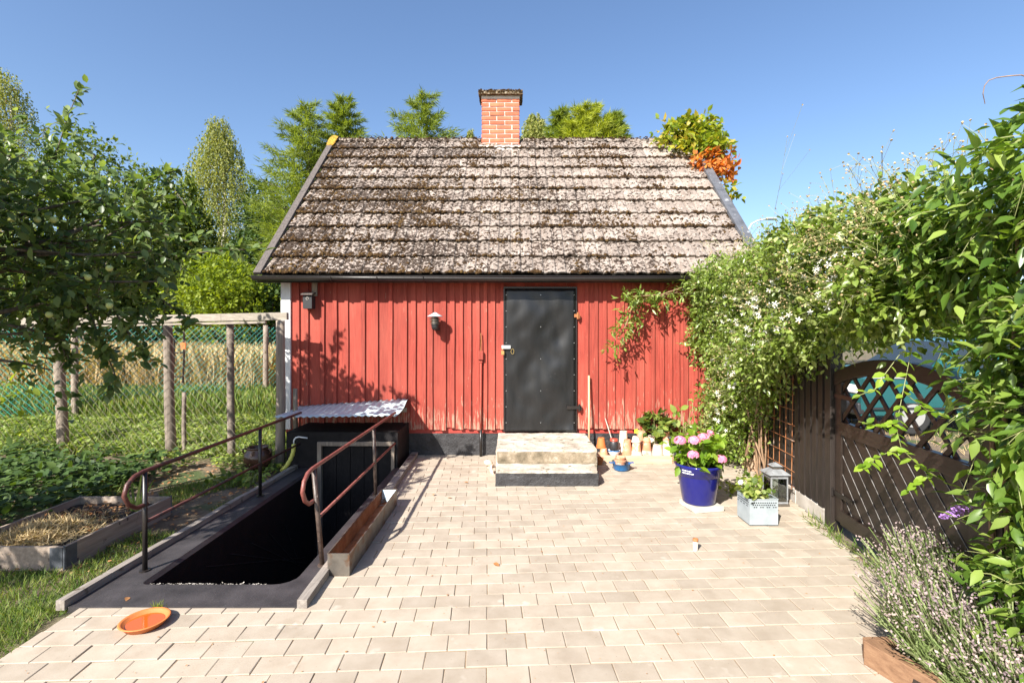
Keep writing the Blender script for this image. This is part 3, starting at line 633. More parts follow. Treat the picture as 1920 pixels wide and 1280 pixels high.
# cellar entry under the canopy
YC = 6.2
b = MB(); b.box(-2.76, -2.335, YC, YW, -1.8, .45); b.box(-1.46, -1.40, YC, YW, -1.8, .45); b.box(-2.335, -1.46, YC, YW, .33, .45); b.box(-2.335, -1.46, YC+.12, YC+.2, -1.8, .33)
b.build('cellar_wall', M['pitblack'], shed)
b = MB(); b.box(-2.335, -1.46, YC+.03, YC+.075, -1.7, .30); cd = b.build('cellar_door', M['pitblack'], shed)
b = MB(); b.box(-2.375, -2.325, YC-.03, YC+.03, -1.7, .335); b.box(-1.475, -1.435, YC-.03, YC+.03, -1.7, .335); b.box(-2.325, -1.475, YC-.028, YC+.03, .285, .335)
b.build('door_frame', M['greyz'], cd, bevel=.004)
for k in range(5):
    b = MB(); b.box(-2.32+k*.17, -2.158+k*.17, YC+.018, YC+.032, -1.68, .28); b.build('door_board', M['pitblack'], cd)
# corrugated canopy
b = MB(); NX = 132; rows = 6; cx0_, cx1_ = -2.86, -1.385
for r_ in range(rows+1):
    for i in range(NX+1):
        x = cx0_+(cx1_-cx0_)*i/NX; t = r_/rows; zz = .645+.085*(i/NX)*t+.03*t+.01*(1-t)+.018*(i/NX)
        b.v.append((x+.02*math.sin(t*5), 6.06+.82*t, zz+.0075*math.sin(i/NX*2*math.pi*19)+.008*noise.noise(Vector((x*2, t*2, 0)))))
for r_ in range(rows):
    for i in range(NX): o = r_*(NX+1)+i; b.f.append((o, o+1, o+NX+2, o+NX+1))
o = b.build('canopy', M['galv'], shed, smooth=True); o.modifiers.new('t', 'SOLIDIFY').thickness = .002
b = MB(); b.box(-2.85, -1.42, YW-.09, YW-.05, .60, .655); b.build('canopy_batten', M['greyx'], shed)

# concrete doorstep
st = emp('doorstep', (.38, 6.2, 0), 'two-tread old concrete doorstep with black painted front under the metal door', 'doorstep')
roughbox('upper_tread', -.185, .985, 5.83, 6.83, .02, .318, M['concrete'], st, step=.035, amp=.010, fr=8, round_=.009)
roughbox('dirty_riser', -.17, .97, 5.822, 5.85, .165, .295, M['riser'], st, step=.03, amp=.008, fr=9, seed=6)
roughbox('lower_tread', -.178, .935, 5.515, 5.9, .03, .162, M['concrete'], st, step=.03, amp=.008, fr=9, seed=4, round_=.006)
roughbox('painted_riser', -.18, .94, 5.500, 5.53, -.02, .138, M['plinth'], st, step=.03, amp=.007, fr=14, seed=2)
roughbox('painted_side', .93, .945, 5.512, 5.88, -.02, .135, M['plinth'], st, step=.03, amp=.006, fr=14, seed=5)

# handrails
def rail(X, xb, ps, yend, label, gm, pm):
    e = emp('handrail', (X, ps[0], 0), label, 'handrail', 'pipe handrails beside the stairwell'); Y0 = ps[0]
    b = MB(); pts = [(X, Y0+.02, .47), (X, Y0-.08, .475), (X, Y0-.15, .52), (X, Y0-.19, .59), (X, Y0-.165, .655), (X, Y0-.10, .695), (X, Y0-.02, .705), (X, Y0+.5, .705), (X, yend, .70)]
    sm = []
    for i in range(len(pts)-1):
        for t in (0, .5): sm.append(Vector(pts[i]).lerp(Vector(pts[i+1]), t))
    sm.append(Vector(pts[-1])); b.tube(sm, .0148, 10); b.build('top_rail', gm, e, smooth=True)
    b = MB(); b.tube([(X+(xb-X)*.5, Y0, .35), (X, yend-.03, .335)], .0122, 8); b.build('mid_rail', gm, e, smooth=True)
    for y in ps:
        b = MB(); b.tube([(X+(xb-X)*(1 if y == Y0 else .35), y, -.02), (X, y, .70)], .0165, 10); b.build('post', pm, e, smooth=True)
        b = MB(); b.tube([(X+(xb-X)*(1 if y == Y0 else .35), y, .012), (X+(xb-X)*(1 if y == Y0 else .35), y, .022)], .035, 10); b.build('foot_plate', pm, e)
rail(-2.55, -2.55, (3.52, 5.13), 6.12, 'dark pipe handrail on the lawn side of the stairwell', M['darkredpipe'], M['gutter'])
rail(-1.41, -1.345, (3.60, 5.16), 6.12, 'rusty red pipe handrail on the paved side of the stairwell', M['redpipe'], M['brownpipe'])

# metal trough planter
tr = emp('trough', (-1.17, 4.2, 0), 'long rusty steel trough planter lying on the paving beside the stairwell', 'trough')
tx0, tx1, ty0, ty1, th = -1.262, -1.112, 3.47, 4.9, .152
for nm, bx_, mt in (('side_plate', (tx0, tx0+.004, ty0, ty1, .0, th), 'rust'), ('side_plate', (tx1-.004, tx1, ty0, ty1, .0, th), 'steel'), ('end_plate', (tx0, tx1, ty0-.004, ty0, .0, th), 'steel'), ('end_plate', (tx0, tx1, ty1, ty1+.004, .0, th), 'galv'), ('bottom_plate', (tx0+.004, tx1-.004, ty0, ty1, .004, .012), 'rust')):
    b = MB(); b.box(*bx_); b.build(nm, M[mt], tr)
b = MB()
for A_, B2 in (((tx0, ty0), (tx0, ty1)), ((tx1, ty0), (tx1, ty1)), ((tx0, ty0), (tx1, ty0)), ((tx0, ty1), (tx1, ty1))): b.bar((*A_, th), (*B2, th), .009, .006)
b.build('rolled_edge', M['steel'], tr)
b = MB(); b.add([(tx0+.006, ty1, th-.002), (tx1-.006, ty1, th-.002), (-1.187, ty1-.10, .06)], [(0, 1, 2)]); b.build('folded_corner', M['galv'], tr)
roughbox('residue', tx0+.006, tx1-.006, ty0+.01, ty1-.01, .012, .035, M['rust'], tr, step=.03, amp=.008, fr=18)
# ---------------- things on the wall ----------------
YF = YW-.05
lamp = emp('wall_lamp', (-1.017, YF, 1.72), 'louvred dark metal lamp on the red wall left of the door', 'wall lamp')
lx, ly, lz = -1.017, YF-.15, 1.78
b = MB(); b.lathe([(.001, .155), (.02, .15), (.04, .135), (.10, .105), (.102, .098), (.03, .115)], (lx, ly, lz), 20); b.build('hood', M['galv'], lamp, smooth=True)
for k in range(4):
    b = MB(); r_ = .078-.004*k; b.lathe([(.045, .085-k*.022), (r_, .073-k*.022), (r_, .068-k*.022), (.045, .08-k*.022)], (lx, ly, lz), 20); b.build('louvre', M['steel'], lamp, smooth=True)
b = MB(); b.lathe([(.001, -.075), (.04, -.07), (.05, -.02), (.045, .09), (.001, .1)], (lx, ly, lz), 16); b.build('lamp_body', M['blackplastic'], lamp, smooth=True)
b = MB(); b.tube([(lx, ly, lz-.06), (lx, ly+.06, lz-.08), (lx, YF, lz-.06)], .016, 8); b.lathe([(.001, 0), (.04, 0), (.04, .03)], (lx, YF-.02, lz-.08), 12); b.build('bracket', M['blackplastic'], lamp, smooth=True)
bb = emp('nest_box', (-2.70, YF, 1.98), 'small dark nest box hung under the eave at the left end', 'nest box')
b = MB(); b.box(-2.775, -2.655, YF-.13, YF-.01, 1.985, 2.16); b.build('box_body', M['blackplastic'], bb, bevel=.003)
b = MB(); b.add([(-2.79, YF-.16, 2.165), (-2.64, YF-.16, 2.165), (-2.64, YF, 2.20), (-2.79, YF, 2.20), (-2.79, YF-.16, 2.18), (-2.64, YF-.16, 2.18), (-2.64, YF, 2.215), (-2.79, YF, 2.215)], [(3, 2, 1, 0), (4, 5, 6, 7), (0, 1, 5, 4), (1, 2, 6, 5), (2, 3, 7, 6), (3, 0, 4, 7)]); b.build('box_roof', M['verge'], bb)
b = MB(); b.tube([(-2.715, YF-.131, 2.12), (-2.715, YF-.135, 2.12)], .019, 12); b.build('entrance_ring', M['whitecon'], bb)
b = MB(); b.tube([(-2.715, YF-.133, 2.12), (-2.715, YF-.137, 2.12)], .014, 12); b.build('entrance_hole', M['pitblack'], bb)
b = MB(); b.box(-2.70, -2.63, YF-.02, YF, 2.16, 2.34); b.build('hanger_board', M['greyz'], bb)
cp = emp('conduit_pipe', (-.415, YF, .0), 'red painted conduit with junction box beside the door', 'pipe')
b = MB(); b.tube([(-.42, YF-.02, .36), (-.42, YF-.02, 1.27)], .015, 8); b.build('pipe', M['red'], cp, smooth=True)
b = MB(); b.tube([(-.42, YF-.015, -.0), (-.42, YF-.018, .36)], .019, 8); b.build('lower_pipe', M['gutter'], cp, smooth=True)
b = MB(); b.box(-.455, -.385, YF-.055, YF, 1.30, 1.42); b.build('junction_box', M['red'], cp, bevel=.008)
b = MB(); b.tube([(-.42, YF-.02, 1.42), (-.415, YF-.012, 1.55), (-.42, YF-.01, 1.66)], .006, 6); b.build('cable', M['rust'], cp)
b = MB(); b.tube([(-.44, YF-.02, 1.27), (-.40, YF-.02, 1.27)], .02, 8); b.build('clamp', M['red'], cp)
# broom handle, sticks
b = MB(); b.tube([(1.02, 6.70, .0), (1.035, 6.82, 1.09)], .0135, 8); tag(b.build('broom_handle', M['pole'], smooth=True), 'long bare wooden pole leaning on the wall right of the doorstep', 'pole')
b = MB(); b.tube([(1.36, 6.60, .08), (1.25, 6.80, .52)], .006, 6); tag(b.build('garden_stick', M['whitecon'], smooth=True), 'thin pale stick leaning behind the flower pots', 'stick')
# pot board
pb = emp('plank_tray', (1.58, 6.6, 0), 'low tray of pale planks carrying the stacked flower pots', 'tray')
b = MB(); b.box(1.36, 2.04, 6.44, 6.47, .0, .10); b.build('plank', M['plank'], pb, bevel=.003)
b = MB(); b.box(1.02, 1.38, 6.50, 6.53, .0, .09); b.build('plank', M['plank'], pb, bevel=.003)
b = MB(); b.box(1.05, 2.03, 6.53, 6.84, .03, .055); b.build('base_board', M['plank'], pb)
b = MB(); b.box(2.04, 2.06, 6.46, 6.82, .0, .09); b.build('end_plank', M['plank'], pb)
GP = 'terracotta pots beside the step'
def pot(label, x, y, z, r, h, mat, up=False, bands=None, tilt=0, grp=GP):
    e = emp('flower_pot', (x, y, z), label, 'flower pot', grp)
    rt, rb = r, r*.68; rim = h*.24
    P = [(rb*.3, 0), (rb, 0), (rt*.93, h-rim), (rt, h-rim), (rt*1.02, h), (rt*.93, h), (rt*.86, h-rim), (rb*.9, .012), (.001, .012)]
    if not up: P = [(a_, h-b_) for a_, b_ in P]
    b = MB(); b.lathe([(a_, b_) for a_, b_ in P], (x, y, z), 20); b.build('pot_body', mat, e, smooth=True, fix=True).modifiers.new('b', 'EDGE_SPLIT').split_angle = R(35)
    if bands:
        b = MB(); q = .0015; b.lathe([(rt*1.02+q, h*0.02), (rt*1.0+q, h*.24), (rt*.93+q, h*.24), (rt*.86+q, h*.42)], (x, y, z), 20); b.build('lime_band', bands, e, smooth=True)
    return e
T, TP = M['terra'], M['terrapale']
zt_ = .056
pot('orange terracotta pot upside down on the left stack nearest the step', 1.165, 6.62, .165, .062, .13, M['terrabright'])
pot('copper brown pot under the orange one beside the step', 1.19, 6.58, zt_, .06, .11, T)
e = emp('glass_jar', (1.335, 6.64, .10), 'dark glass jar with red lid standing among the pots', 'jar')
b = MB(); b.lathe([(.001, 0), (.055, .002), (.06, .02), (.06, .10), (.045, .125)], (1.335, 6.64, .13), 18); b.build('jar_glass', M['blackplastic'], e, smooth=True)
b = MB(); b.lathe([(.05, 0), (.05, .03), (.001, .032)], (1.335, 6.64, .25), 18); b.build('lid', S('red_lid', [(0, (.45, .05, .03)), (1, (.5, .07, .04))], 5, .4, 0), e, smooth=True)
b = MB(); b.lathe([(.04, 0), (.078, .05), (.083, .075), (.075, .075), (.03, .01)], (1.335, 6.64, zt_), 18); o = b.build('enamel_bowl', M['whiteplastic'], smooth=True); tag(o, 'white enamel bowl with blue rim holding the dark jar', 'bowl')
b = MB(); b.lathe([(.0835, .066), (.0845, .078), (.082, .08)], (1.335, 6.64, zt_), 18); q = b.build('blue_rim', M['bluebowl'], o, smooth=True); q.matrix_parent_inverse = Matrix.Translation(o.location).inverted()
pot('terracotta stack at the left front of the pot row', 1.50, 6.60, zt_, .066, .22, T)
pot('tall pale pot at the left back of the pot row', 1.485, 6.75, zt_, .07, .30, TP)
pot('banded pot with white lime on its lower half, second in the row', 1.615, 6.58, zt_, .071, .19, T, bands=M['whitecon'])
pot('small pot capping the white banded pot', 1.61, 6.58, zt_+.19, .058, .075, TP)
pot('lime streaked terracotta pot in the middle of the row', 1.755, 6.59, zt_, .066, .20, T, bands=M['whitecon'])
pot('small plain pot capping the streaked middle pot', 1.755, 6.59, zt_+.20, .05, .05, T)
pot('reddish pot behind the middle of the pot row', 1.73, 6.76, zt_, .075, .31, T)
pot('wide pale pot in the row left of the white pot', 1.895, 6.60, zt_, .078, .15, TP)
pot('pale pot behind the wide one under the leaves', 1.875, 6.76, zt_, .08, .24, TP)
pot('large whitewashed pot at the right end of the row', 2.035, 6.62, zt_, .085, .21, M['whitecon'], grp=GP)
pot('little terracotta pot on top of the whitewashed pot', 2.02, 6.62, zt_+.21, .05, .10, T)
pot('brown pot lying low between step and tray', 1.10, 6.40, 0, .055, .09, M['rust'], up=True)
b = MB(); b.lathe([(.001, .0), (.06, 0), (.085, .035), (.088, .05), (.08, .05), (.06, .012), (.001, .01)], (1.345, 6.40, .0), 20)
o = b.build('green_saucer', S('green_glaze', [(0, (.05, .09, .06)), (1, (.08, .13, .09))], 5, .3, 0), smooth=True); tag(o, 'small green glazed bowl tucked behind the blue bowl', 'bowl')
bo = emp('blue_bowl', (1.33, 6.16, 0), 'blue enamel bowl with lugs standing on the paving', 'bowl')
b = MB(); b.lathe([(.001, 0), (.085, 0), (.098, .02), (.108, .085), (.116, .088), (.104, .085), (.09, .012), (.001, .01)], (1.33, 6.16, 0), 28); b.build('bowl_body', M['bluebowl'], bo, smooth=True)
for sgn in (-1, 1):
    b = MB(); b.bar((1.33+sgn*.11, 6.16, .088), (1.33+sgn*.15, 6.16, .092), .05, .008); b.build('lug', M['bluebowl'], bo, bevel=.002)
pot('terracotta pot nested in the blue bowl', 1.32, 6.17, .03, .075, .10, T, up=True)
pot('second smaller pot stacked inside the one in the blue bowl', 1.32, 6.17, .085, .062, .075, T, up=True)

# watering can behind hydrangea
wc = emp('watering_can', (2.18, 6.62, 0), 'dark watering can half hidden behind the hydrangea', 'watering can')
b = MB(); b.lathe([(.001, 0), (.10, 0), (.105, .02), (.10, .22), (.09, .235), (.04, .24)], (2.20, 6.62, 0), 18); b.build('can_body', M['blackplastic'], wc, smooth=True)
b = MB(); b.tube([(2.12, 6.60, .08), (2.06, 6.55, .22), (2.03, 6.5, .30)], [.02, .014, .012], 8); b.lathe([(.012, -.02), (.045, .02), (.001, .03)], (2.03, 6.49, .31), 12); b.build('spout', M['blackplastic'], wc, smooth=True)
b = MB(); b.tube([(2.29, 6.64, .06), (2.35, 6.65, .15), (2.30, 6.64, .26), (2.20, 6.62, .30), (2.13, 6.61, .23)], .01, 8); b.build('handle', M['blackplastic'], wc, smooth=True)

# ---------------- hydrangea in its blue pot ----------------
hx, hy = 1.79, 4.86
q = MB(); q.bar((hx-.13, hy-.06, .024), (hx+.16, hy+.0, .024), .28, .045); tag(q.build('paving_slab', M['whitecon'], bevel=.003), 'pale slab under the blue hydrangea pot', 'slab')
bp = emp('blue_pot', (hx, hy, .048), 'large cobalt blue glazed pot planted with pink hydrangea', 'plant pot')
b = MB(); b.lathe([(.001, 0), (.142, 0), (.150, .012), (.192, .26), (.197, .272), (.205, .275), (.212, .345), (.221, .352), (.222, .368), (.214, .374), (.198, .366), (.19, .30), (.001, .30)], (hx, hy, .048), 40)
b.build('pot_body', M['blueglaze'], bp, smooth=True)
b = MB(); b.lathe([(.001, .335), (.196, .335)], (hx, hy, .048), 24); b.build('potting_soil', M['darksoil'], bp)
# two lines of small white lettering on the rim (illegible in the photograph, set as short stamped strokes)
b = MB()
for row, nn_ in ((0, 9), (1, 11)):
    for k in range(nn_):
        th = R(-152+k*2.9); rr_ = .2105+.0015+(.0015 if row == 0 else 0)
        c_ = Vector((hx+rr_*math.cos(th), hy+rr_*math.sin(th), .048+.330-row*.022)); t_ = Vector((-math.sin(th), math.cos(th), 0))
        b.bar(c_-t_*.004, c_+t_*.004, .0015, .011 if k % 2 else .007)
b.build('rim_lettering', M['whiteplastic'], bp)
hyd = emp('hydrangea', (hx, hy, .38), 'bushy hydrangea with bright leaves and seven pink flower heads', 'hydrangea')
heads = [Wp(1275, 826, 4.72), Wp(1302, 826, 4.66), Wp(1319, 821, 4.72), Wp(1330, 813, 4.9), Wp(1300, 853, 4.62), Wp(1352, 861, 4.70), Wp(1291, 820, 4.95)]
PET = (np.array([(0, 0, 0), (-.5, .35, .05), (-.3, .95, .0), (.3, .95, 0), (.5, .35, .05)], float), [(0, 4, 1), (1, 4, 3), (1, 3, 2)])
for i, hpt in enumerate(heads):
    n = 90; d = sph(n); d[:, 2] = np.abs(d[:, 2])*1.0-.25; d = nz(d); r_ = .050 if i < 3 else .046
    if i == 3 or i == 6: r_ = .038
    P = np.array(hpt)+d*r_*[1, 1, .8]; P = np.repeat(P, 4, 0); dd = np.repeat(d, 4, 0)
    T1 = nz(np.cross(dd, sph(n).repeat(4, 0))); ang = np.tile([0, 1.571, 3.1416, 4.712], n)[:, None]; B1 = np.cross(dd, np.repeat(nz(np.cross(d, np.array([0, .3, 1.])+sph(n)*.1)), 4, 0)); A1 = np.cross(B1, dd)
    Dp = np.cos(ang)*A1+np.sin(ang)*B1
    scatter('flower_head', PET, P, nz(Dp+dd*.35), dd, .0155, M['pink'], hyd, rv=np.repeat(rng.random(n), 4), kind=None)
    b = MB(); b.tube(curve((hx+rng.normal()*.05, hy+rng.normal()*.05, .38), hpt, .02, 5), .004, 5); b.build('flower_stalk', M['stemgreen'], hyd)
P, D, N, tw = crown([(hx, hy, .53, .225, .21, .14), (hx+.03, hy-.02, .62, .19, .19, .1)], 105, 4, .09, up=.1, lo=.35, droop=.25, spread=.8)
hd = np.array([list(h) for h in heads]); okk = np.min(np.linalg.norm(P[:, None]-hd[None], axis=2)+.12*(P[:, None, 1] > hd[None, :, 1]), axis=1) > .062
P, D, N = P[okk], D[okk], N[okk]
scatter('leaves', T_OV, P, D, N, .068+.04*rng.random(len(P)), M['hydr'], hyd, single=150)
b = MB()
for k in range(14):
    t = rng.random()*6.28; b.tube(curve((hx+.08*math.cos(t), hy+.08*math.sin(t), .37), (hx+.2*math.cos(t), hy+.2*math.sin(t), .58), .01, 4), .0035, 5)
b.build('stems', M['stemgreen'], hyd)

# zinc box planter
zb_ = emp('zinc_planter', (2.165, 4.47, 0), 'square pale zinc planter with pierced dots near its top edge', 'planter')
bx0, bx1, by0, by1, bz0, bz1 = 2.045, 2.29, 4.36, 4.60, .012, .232
b = MB(); t_ = .004
for bx_ in ((bx0, bx1, by0, by0+t_), (bx0, bx1, by1-t_, by1), (bx0, bx0+t_, by0+t_, by1-t_), (bx1-t_, bx1, by0+t_, by1-t_)): b.box(*bx_, bz0, bz1)
b.box(bx0+t_, bx1-t_, by0+t_, by1-t_, bz0, bz0+.004); b.build('planter_body', M['galvbox'], zb_)
b = MB()
for (a_, c_) in (((bx0, by0), (bx1, by0)), ((bx0, by0), (bx0, by1)), ((bx1, by0), (bx1, by1)), ((bx0, by1), (bx1, by1))): b.bar((*a_, bz1), (*c_, bz1), .008, .006)
b.build('rolled_rim', M['galvbox'], zb_)
b = MB()
for k in range(12):
    for row in range(3):
        if row == 2 and k % 3 == 0: continue
        x = bx0+.022+k*.0185+(.009 if row % 2 else 0); z_ = bz1-.03-row*.019
        if x > bx1-.012: continue
        b.tube([(x, by0-.0015, z_), (x, by0+.0005, z_)], .0056, 8)
        y = by0+.022+k*.0185+(.009 if row % 2 else 0)
        if y < by1-.012: b.tube([(bx0-.0015, y, z_), (bx0+.0005, y, z_)], .0056, 8)
b.build('pierced_hole', M['pitblack'], zb_, kind='stuff')
b = MB(); b.box(bx0+.006, bx1-.006, by0+.006, by1-.006, .15, .195); b.build('potting_soil', M['darksoil'], zb_)
gp = emp('geranium', (2.15, 4.47, .195), 'green leafy plant with one white flower in the zinc planter', 'plant')
P, D, N, tw = crown([(2.09, 4.45, .29, .075, .08, .07), (2.22, 4.48, .255, .08, .08, .05), (2.06, 4.50, .35, .05, .05, .06)], 40, 3, .05, lo=.3)
scatter('leaves', T_ROUND, P, D, N, .035+.022*rng.random(len(P)), M['weed'], gp, single=60)
b = MB(); [b.tube(curve((2.15, 4.47, .20), (x, y, z), .01, 4), .003, 5) for x, y, z in ((2.06, 4.45, .34), (2.05, 4.5, .38), (2.22, 4.48, .28), (2.12, 4.42, .3))]; b.build('stems', M['stemgreen'], gp)
c_ = Wp(1388, 903, 4.40); n = 6; an = np.arange(n)/n*6.283
scatter('flower', T_ROUND, np.tile(np.array(c_), (n, 1)), np.stack([np.cos(an), np.full(n, -.25), np.sin(an)], 1), np.tile([0, -1., .3], (n, 1)), .026, M['white'], gp, kind=None)

# lantern
ln = emp('lantern', (2.58, 4.95, 0), 'grey metal lantern with glass panes and pagoda top standing by the fence', 'lantern')
lx0, lx1, ly0, ly1 = 2.49, 2.655, 4.87, 5.035
b = MB(); b.box(lx0-.01, lx1+.01, ly0-.01, ly1+.01, .0, .02); b.build('lantern_base', M['steel'], ln)
for x in (lx0, lx1-.012):
    for y in (ly0, ly1-.012):
        b = MB(); b.box(x, x+.012, y, y+.012, .02, .30); b.build('corner_bar', M['lanternmetal'], ln)
b = MB()
for z_ in (.022, .262):
    b.box(lx0, lx1, ly0-.001, ly0+.006, z_, z_+.016+(.018 if z_ > .1 else 0)); b.box(lx0, lx1, ly1-.006, ly1, z_, z_+.034); b.box(lx0-.001, lx0+.006, ly0, ly1, z_, z_+.034); b.box(lx1-.006, lx1, ly0, ly1, z_, z_+.034)
b.build('band', M['lanternmetal'], ln, kind='stuff')
for bx_ in ((lx0+.012, lx1-.012, ly0+.003, ly0+.005), (lx0+.012, lx1-.012, ly1-.005, ly1-.003), (lx0+.003, lx0+.005, ly0+.012, ly1-.012), (lx1-.005, lx1-.003, ly0+.012, ly1-.012)):
    b = MB(); b.box(*bx_, .038, .262); b.build('glass_pane', M['clear'], ln)
cxm, cym = (lx0+lx1)/2, (ly0+ly1)/2
def pyr(hw, z0, z1, tw_, b):
    b.add([(cxm-hw, cym-hw, z0), (cxm+hw, cym-hw, z0), (cxm+hw, cym+hw, z0), (cxm-hw, cym+hw, z0), (cxm-tw_, cym-tw_, z1), (cxm+tw_, cym-tw_, z1), (cxm+tw_, cym+tw_, z1), (cxm-tw_, cym+tw_, z1)],
          [(3, 2, 1, 0), (4, 5, 6, 7), (0, 1, 5, 4), (1, 2, 6, 5), (2, 3, 7, 6), (3, 0, 4, 7)])
b = MB(); pyr(.105, .298, .342, .045, b); b.build('lantern_roof', M['lanternmetal'], ln)
b = MB(); pyr(.038, .343, .368, .038, b); b.build('vent_box', M['steel'], ln)
b = MB(); pyr(.052, .369, .400, .008, b); b.build('lantern_cap', M['lanternmetal'], ln)
b = MB(); b.lathe([(.02, 0), (.025, .0), (.025, .09), (.001, .09)], (cxm, cym, .02), 12); b.build('candle', M['whiteplastic'], ln, smooth=True)

# saucer, stump, shells
sa_ = emp('saucer', (-2.09, 2.885, 0), 'bright orange terracotta saucer on the paving in front of the stairwell', 'saucer')
b = MB(); b.lathe([(.001, .0), (.095, 0), (.118, .030), (.126, .034), (.120, .038), (.108, .033), (.094, .014), (.001, .012)], (-2.09, 2.885, .002), 40); b.build('saucer_body', M['terrabright'], sa_, smooth=True)
b = MB(); b.lathe([(.001, .019), (.095, .019)], (-2.09, 2.885, .002), 30); wm, nt_, bb_, oo_ = newmat('shallow_water'); bb_.inputs['Base Color'].default_value = (.42, .09, .012, 1); bb_.inputs['Roughness'].default_value = .06; b.build('rain_water', wm, sa_)
pg = emp('standpipe', (1.405, 3.88, 0), 'short pale pipe stub with a rusty rim standing on the paving', 'pipe stub')
b = MB(); b.lathe([(.018, 0), (.019, .07), (.018, .071)], (1.405, 3.88, 0), 14); b.build('pipe', M['whitecon'], pg, smooth=True)
b = MB(); b.lathe([(.019, .07), (.021, .072), (.021, .09), (.014, .092), (.012, .06)], (1.405, 3.88, 0), 14); b.build('rim', M['rust'], pg, smooth=True)
b = MB(); b.lathe([(.001, .0), (.05, .004), (.068, .02), (.074, .045), (.066, .046), (.05, .015), (.001, .01)], (0, 0, 0), 14)
me = b.mesh('pot_shard', True); bm = bmesh.new(); bm.from_mesh(me); bmesh.ops.delete(bm, geom=[v for v in bm.verts if v.co.x > .03], context='VERTS'); bm.to_mesh(me); bm.free()
for (px, py, rz, lb) in ((922, 886, 1.0, 'broken clay shard lying left of the doorstep'), (914, 878, 3.0, 'smaller curled clay shard lying against the doorstep')):
    o = link('clay_shard', me.copy(), M['terrapale'], recenter=False); g = G(px, py); o.location = (g.x, g.y, .02); o.rotation_euler = (1.1, .4, rz); tag(o, lb, 'shard', 'clay shards by the step')
    o.modifiers.new('t', 'SOLIDIFY').thickness = .005
b = MB(); LT = T_OV
Lp = [(1027, 912), (735, 876), (812, 930), (870, 905), (640, 1004), (838, 935), (1085, 905), (240, 1122), (925, 1058)]
n = len(Lp); P = np.array([list(G(*p)) for p in Lp]); P[:, 2] = .012
o = scatter('fallen_leaf', T_OV, P, sph(n)*[1, 1, .1], np.tile([0, 0, 1.], (n, 1))+sph(n)*.3, .055, M['deadleaf']); o['label'] = 'dry leaves blown onto the paving'
# dry specks on the paving
n = 420; P = np.stack([rng.uniform(-2.5, 2.5, n), rng.uniform(2.3, 6.8, n), np.full(n, .004)], 1); P = P[[x > xl(y)+.05 and x < xr(y) for x, y, _ in P]]; n = len(P)
o = scatter('debris', T_SIMPLE, P, sph(n)*[1, 1, .1], np.tile([0, 0, 1.], (n, 1)), .006+.016*rng.random(n)**3, M['deadleaf']); o['label'] = 'tiny dry bits lying on the paving'

# ---------------- brown jar, hose ----------------
jr = emp('stoneware_jar', (-3.10, 6.18, 0), 'round brown stoneware jar with small ears by the fence', 'jar')
b = MB(); b.lathe([(.001, 0), (.10, 0), (.145, .06), (.165, .14), (.155, .20), (.12, .245), (.118, .262), (.128, .275), (.115, .28), (.105, .25), (.001, .1)], (-3.10, 6.18, .0), 28); b.build('jar_body', M['brownglaze'], jr, smooth=True)
for sg in (-1, 1):
    b = MB(); b.tube([(-3.10+sg*.12, 6.16, .255), (-3.10+sg*.17, 6.16, .25), (-3.10+sg*.17, 6.16, .215), (-3.10+sg*.15, 6.16, .20)], .012, 8); b.build('ear', M['brownglaze'], jr, smooth=True)
hs = emp('drain_hose', (-2.72, 6.1, 0), 'yellow flexible hose with a bent white pipe in its end', 'hose')
b = MB(); hp = curve(Wp(535, 876, 6.08), Wp(551, 832, 6.12), 0, 12); hp = [p+Vector((.03*math.sin(i/11*3.14), 0, 0)) for i, p in enumerate(hp)]
b.tube([hp[0]+Vector((-.05, 0, -.04))]+hp, [.026 if i % 2 else .022 for i in range(13)], 10); b.build('hose', M['yellowhose'], hs, smooth=True)
b = MB(); q0 = Wp(551, 834, 6.12); b.tube([q0, q0+Vector((.0, 0, .06)), q0+Vector((.025, 0, .09)), q0+Vector((.06, 0, .098)), q0+Vector((.165, 0, .085))], .0085, 8); b.build('bent_pipe', M['whiteplastic'], hs, smooth=True)

# ---------------- raised bed ----------------
rb = emp('raised_bed', (-3.6, 4.15, 0), 'raised bed framed by a weathered wooden pallet collar', 'raised bed')
rx0, rx1, ry0, ry1 = -4.02, -3.2, 3.62, 4.72
for nm, p_, q_ in (('front_board', (rx0, ry0), (rx1, ry0)), ('side_board', (rx1, ry0), (rx1+.01, ry1)), ('back_board', (rx1, ry1), (rx0, ry1)), ('side_board', (rx0, ry1), (rx0, ry0))):
    b = MB(); b.bar((*p_, .055), (*q_, .055), .024, .17); b.build(nm, M['boxwood'], rb, bevel=.002)
for (x, y) in ((rx1, ry0), (rx1, ry1), (rx0, ry0), (rx0, ry1)):
    b = MB(); sx = 1 if x == rx1 else -1; sy = -1 if y == ry0 else 1
    b.box(x-sx*.09 if sx > 0 else x, x if sx > 0 else x+.09, y+sy*.014-.002, y+sy*.014+.002, -.01, .135); b.box(x+sx*.014-.002, x+sx*.014+.002, min(y, y-sy*.09), max(y, y-sy*.09), -.01, .135)
    b.tube([(x+sx*.014, y+sy*.014, -.02), (x+sx*.014, y+sy*.014, .145)], .008, 8); b.build('corner_hinge', M['slate'], rb)
roughbox('soil', rx0+.02, rx1-.02, ry0+.02, ry1-.02, -.05, .08, M['darksoil'], rb, step=.05, amp=.025, fr=9)
n = 4200; P = np.stack([rng.normal(-3.68, .17, n), rng.normal(3.98, .19, n), rng.uniform(.07, .16, n)], 1); P = P[(P[:, 0] > rx0+.03) & (P[:, 0] < rx1-.05) & (P[:, 1] > ry0+.04) & (P[:, 1] < ry1-.05)]; n = len(P)
P[:, 2] = .085+.07*rng.random(n)*np.exp(-((P[:, 0]+3.68)**2+(P[:, 1]-3.98)**2)/.06)
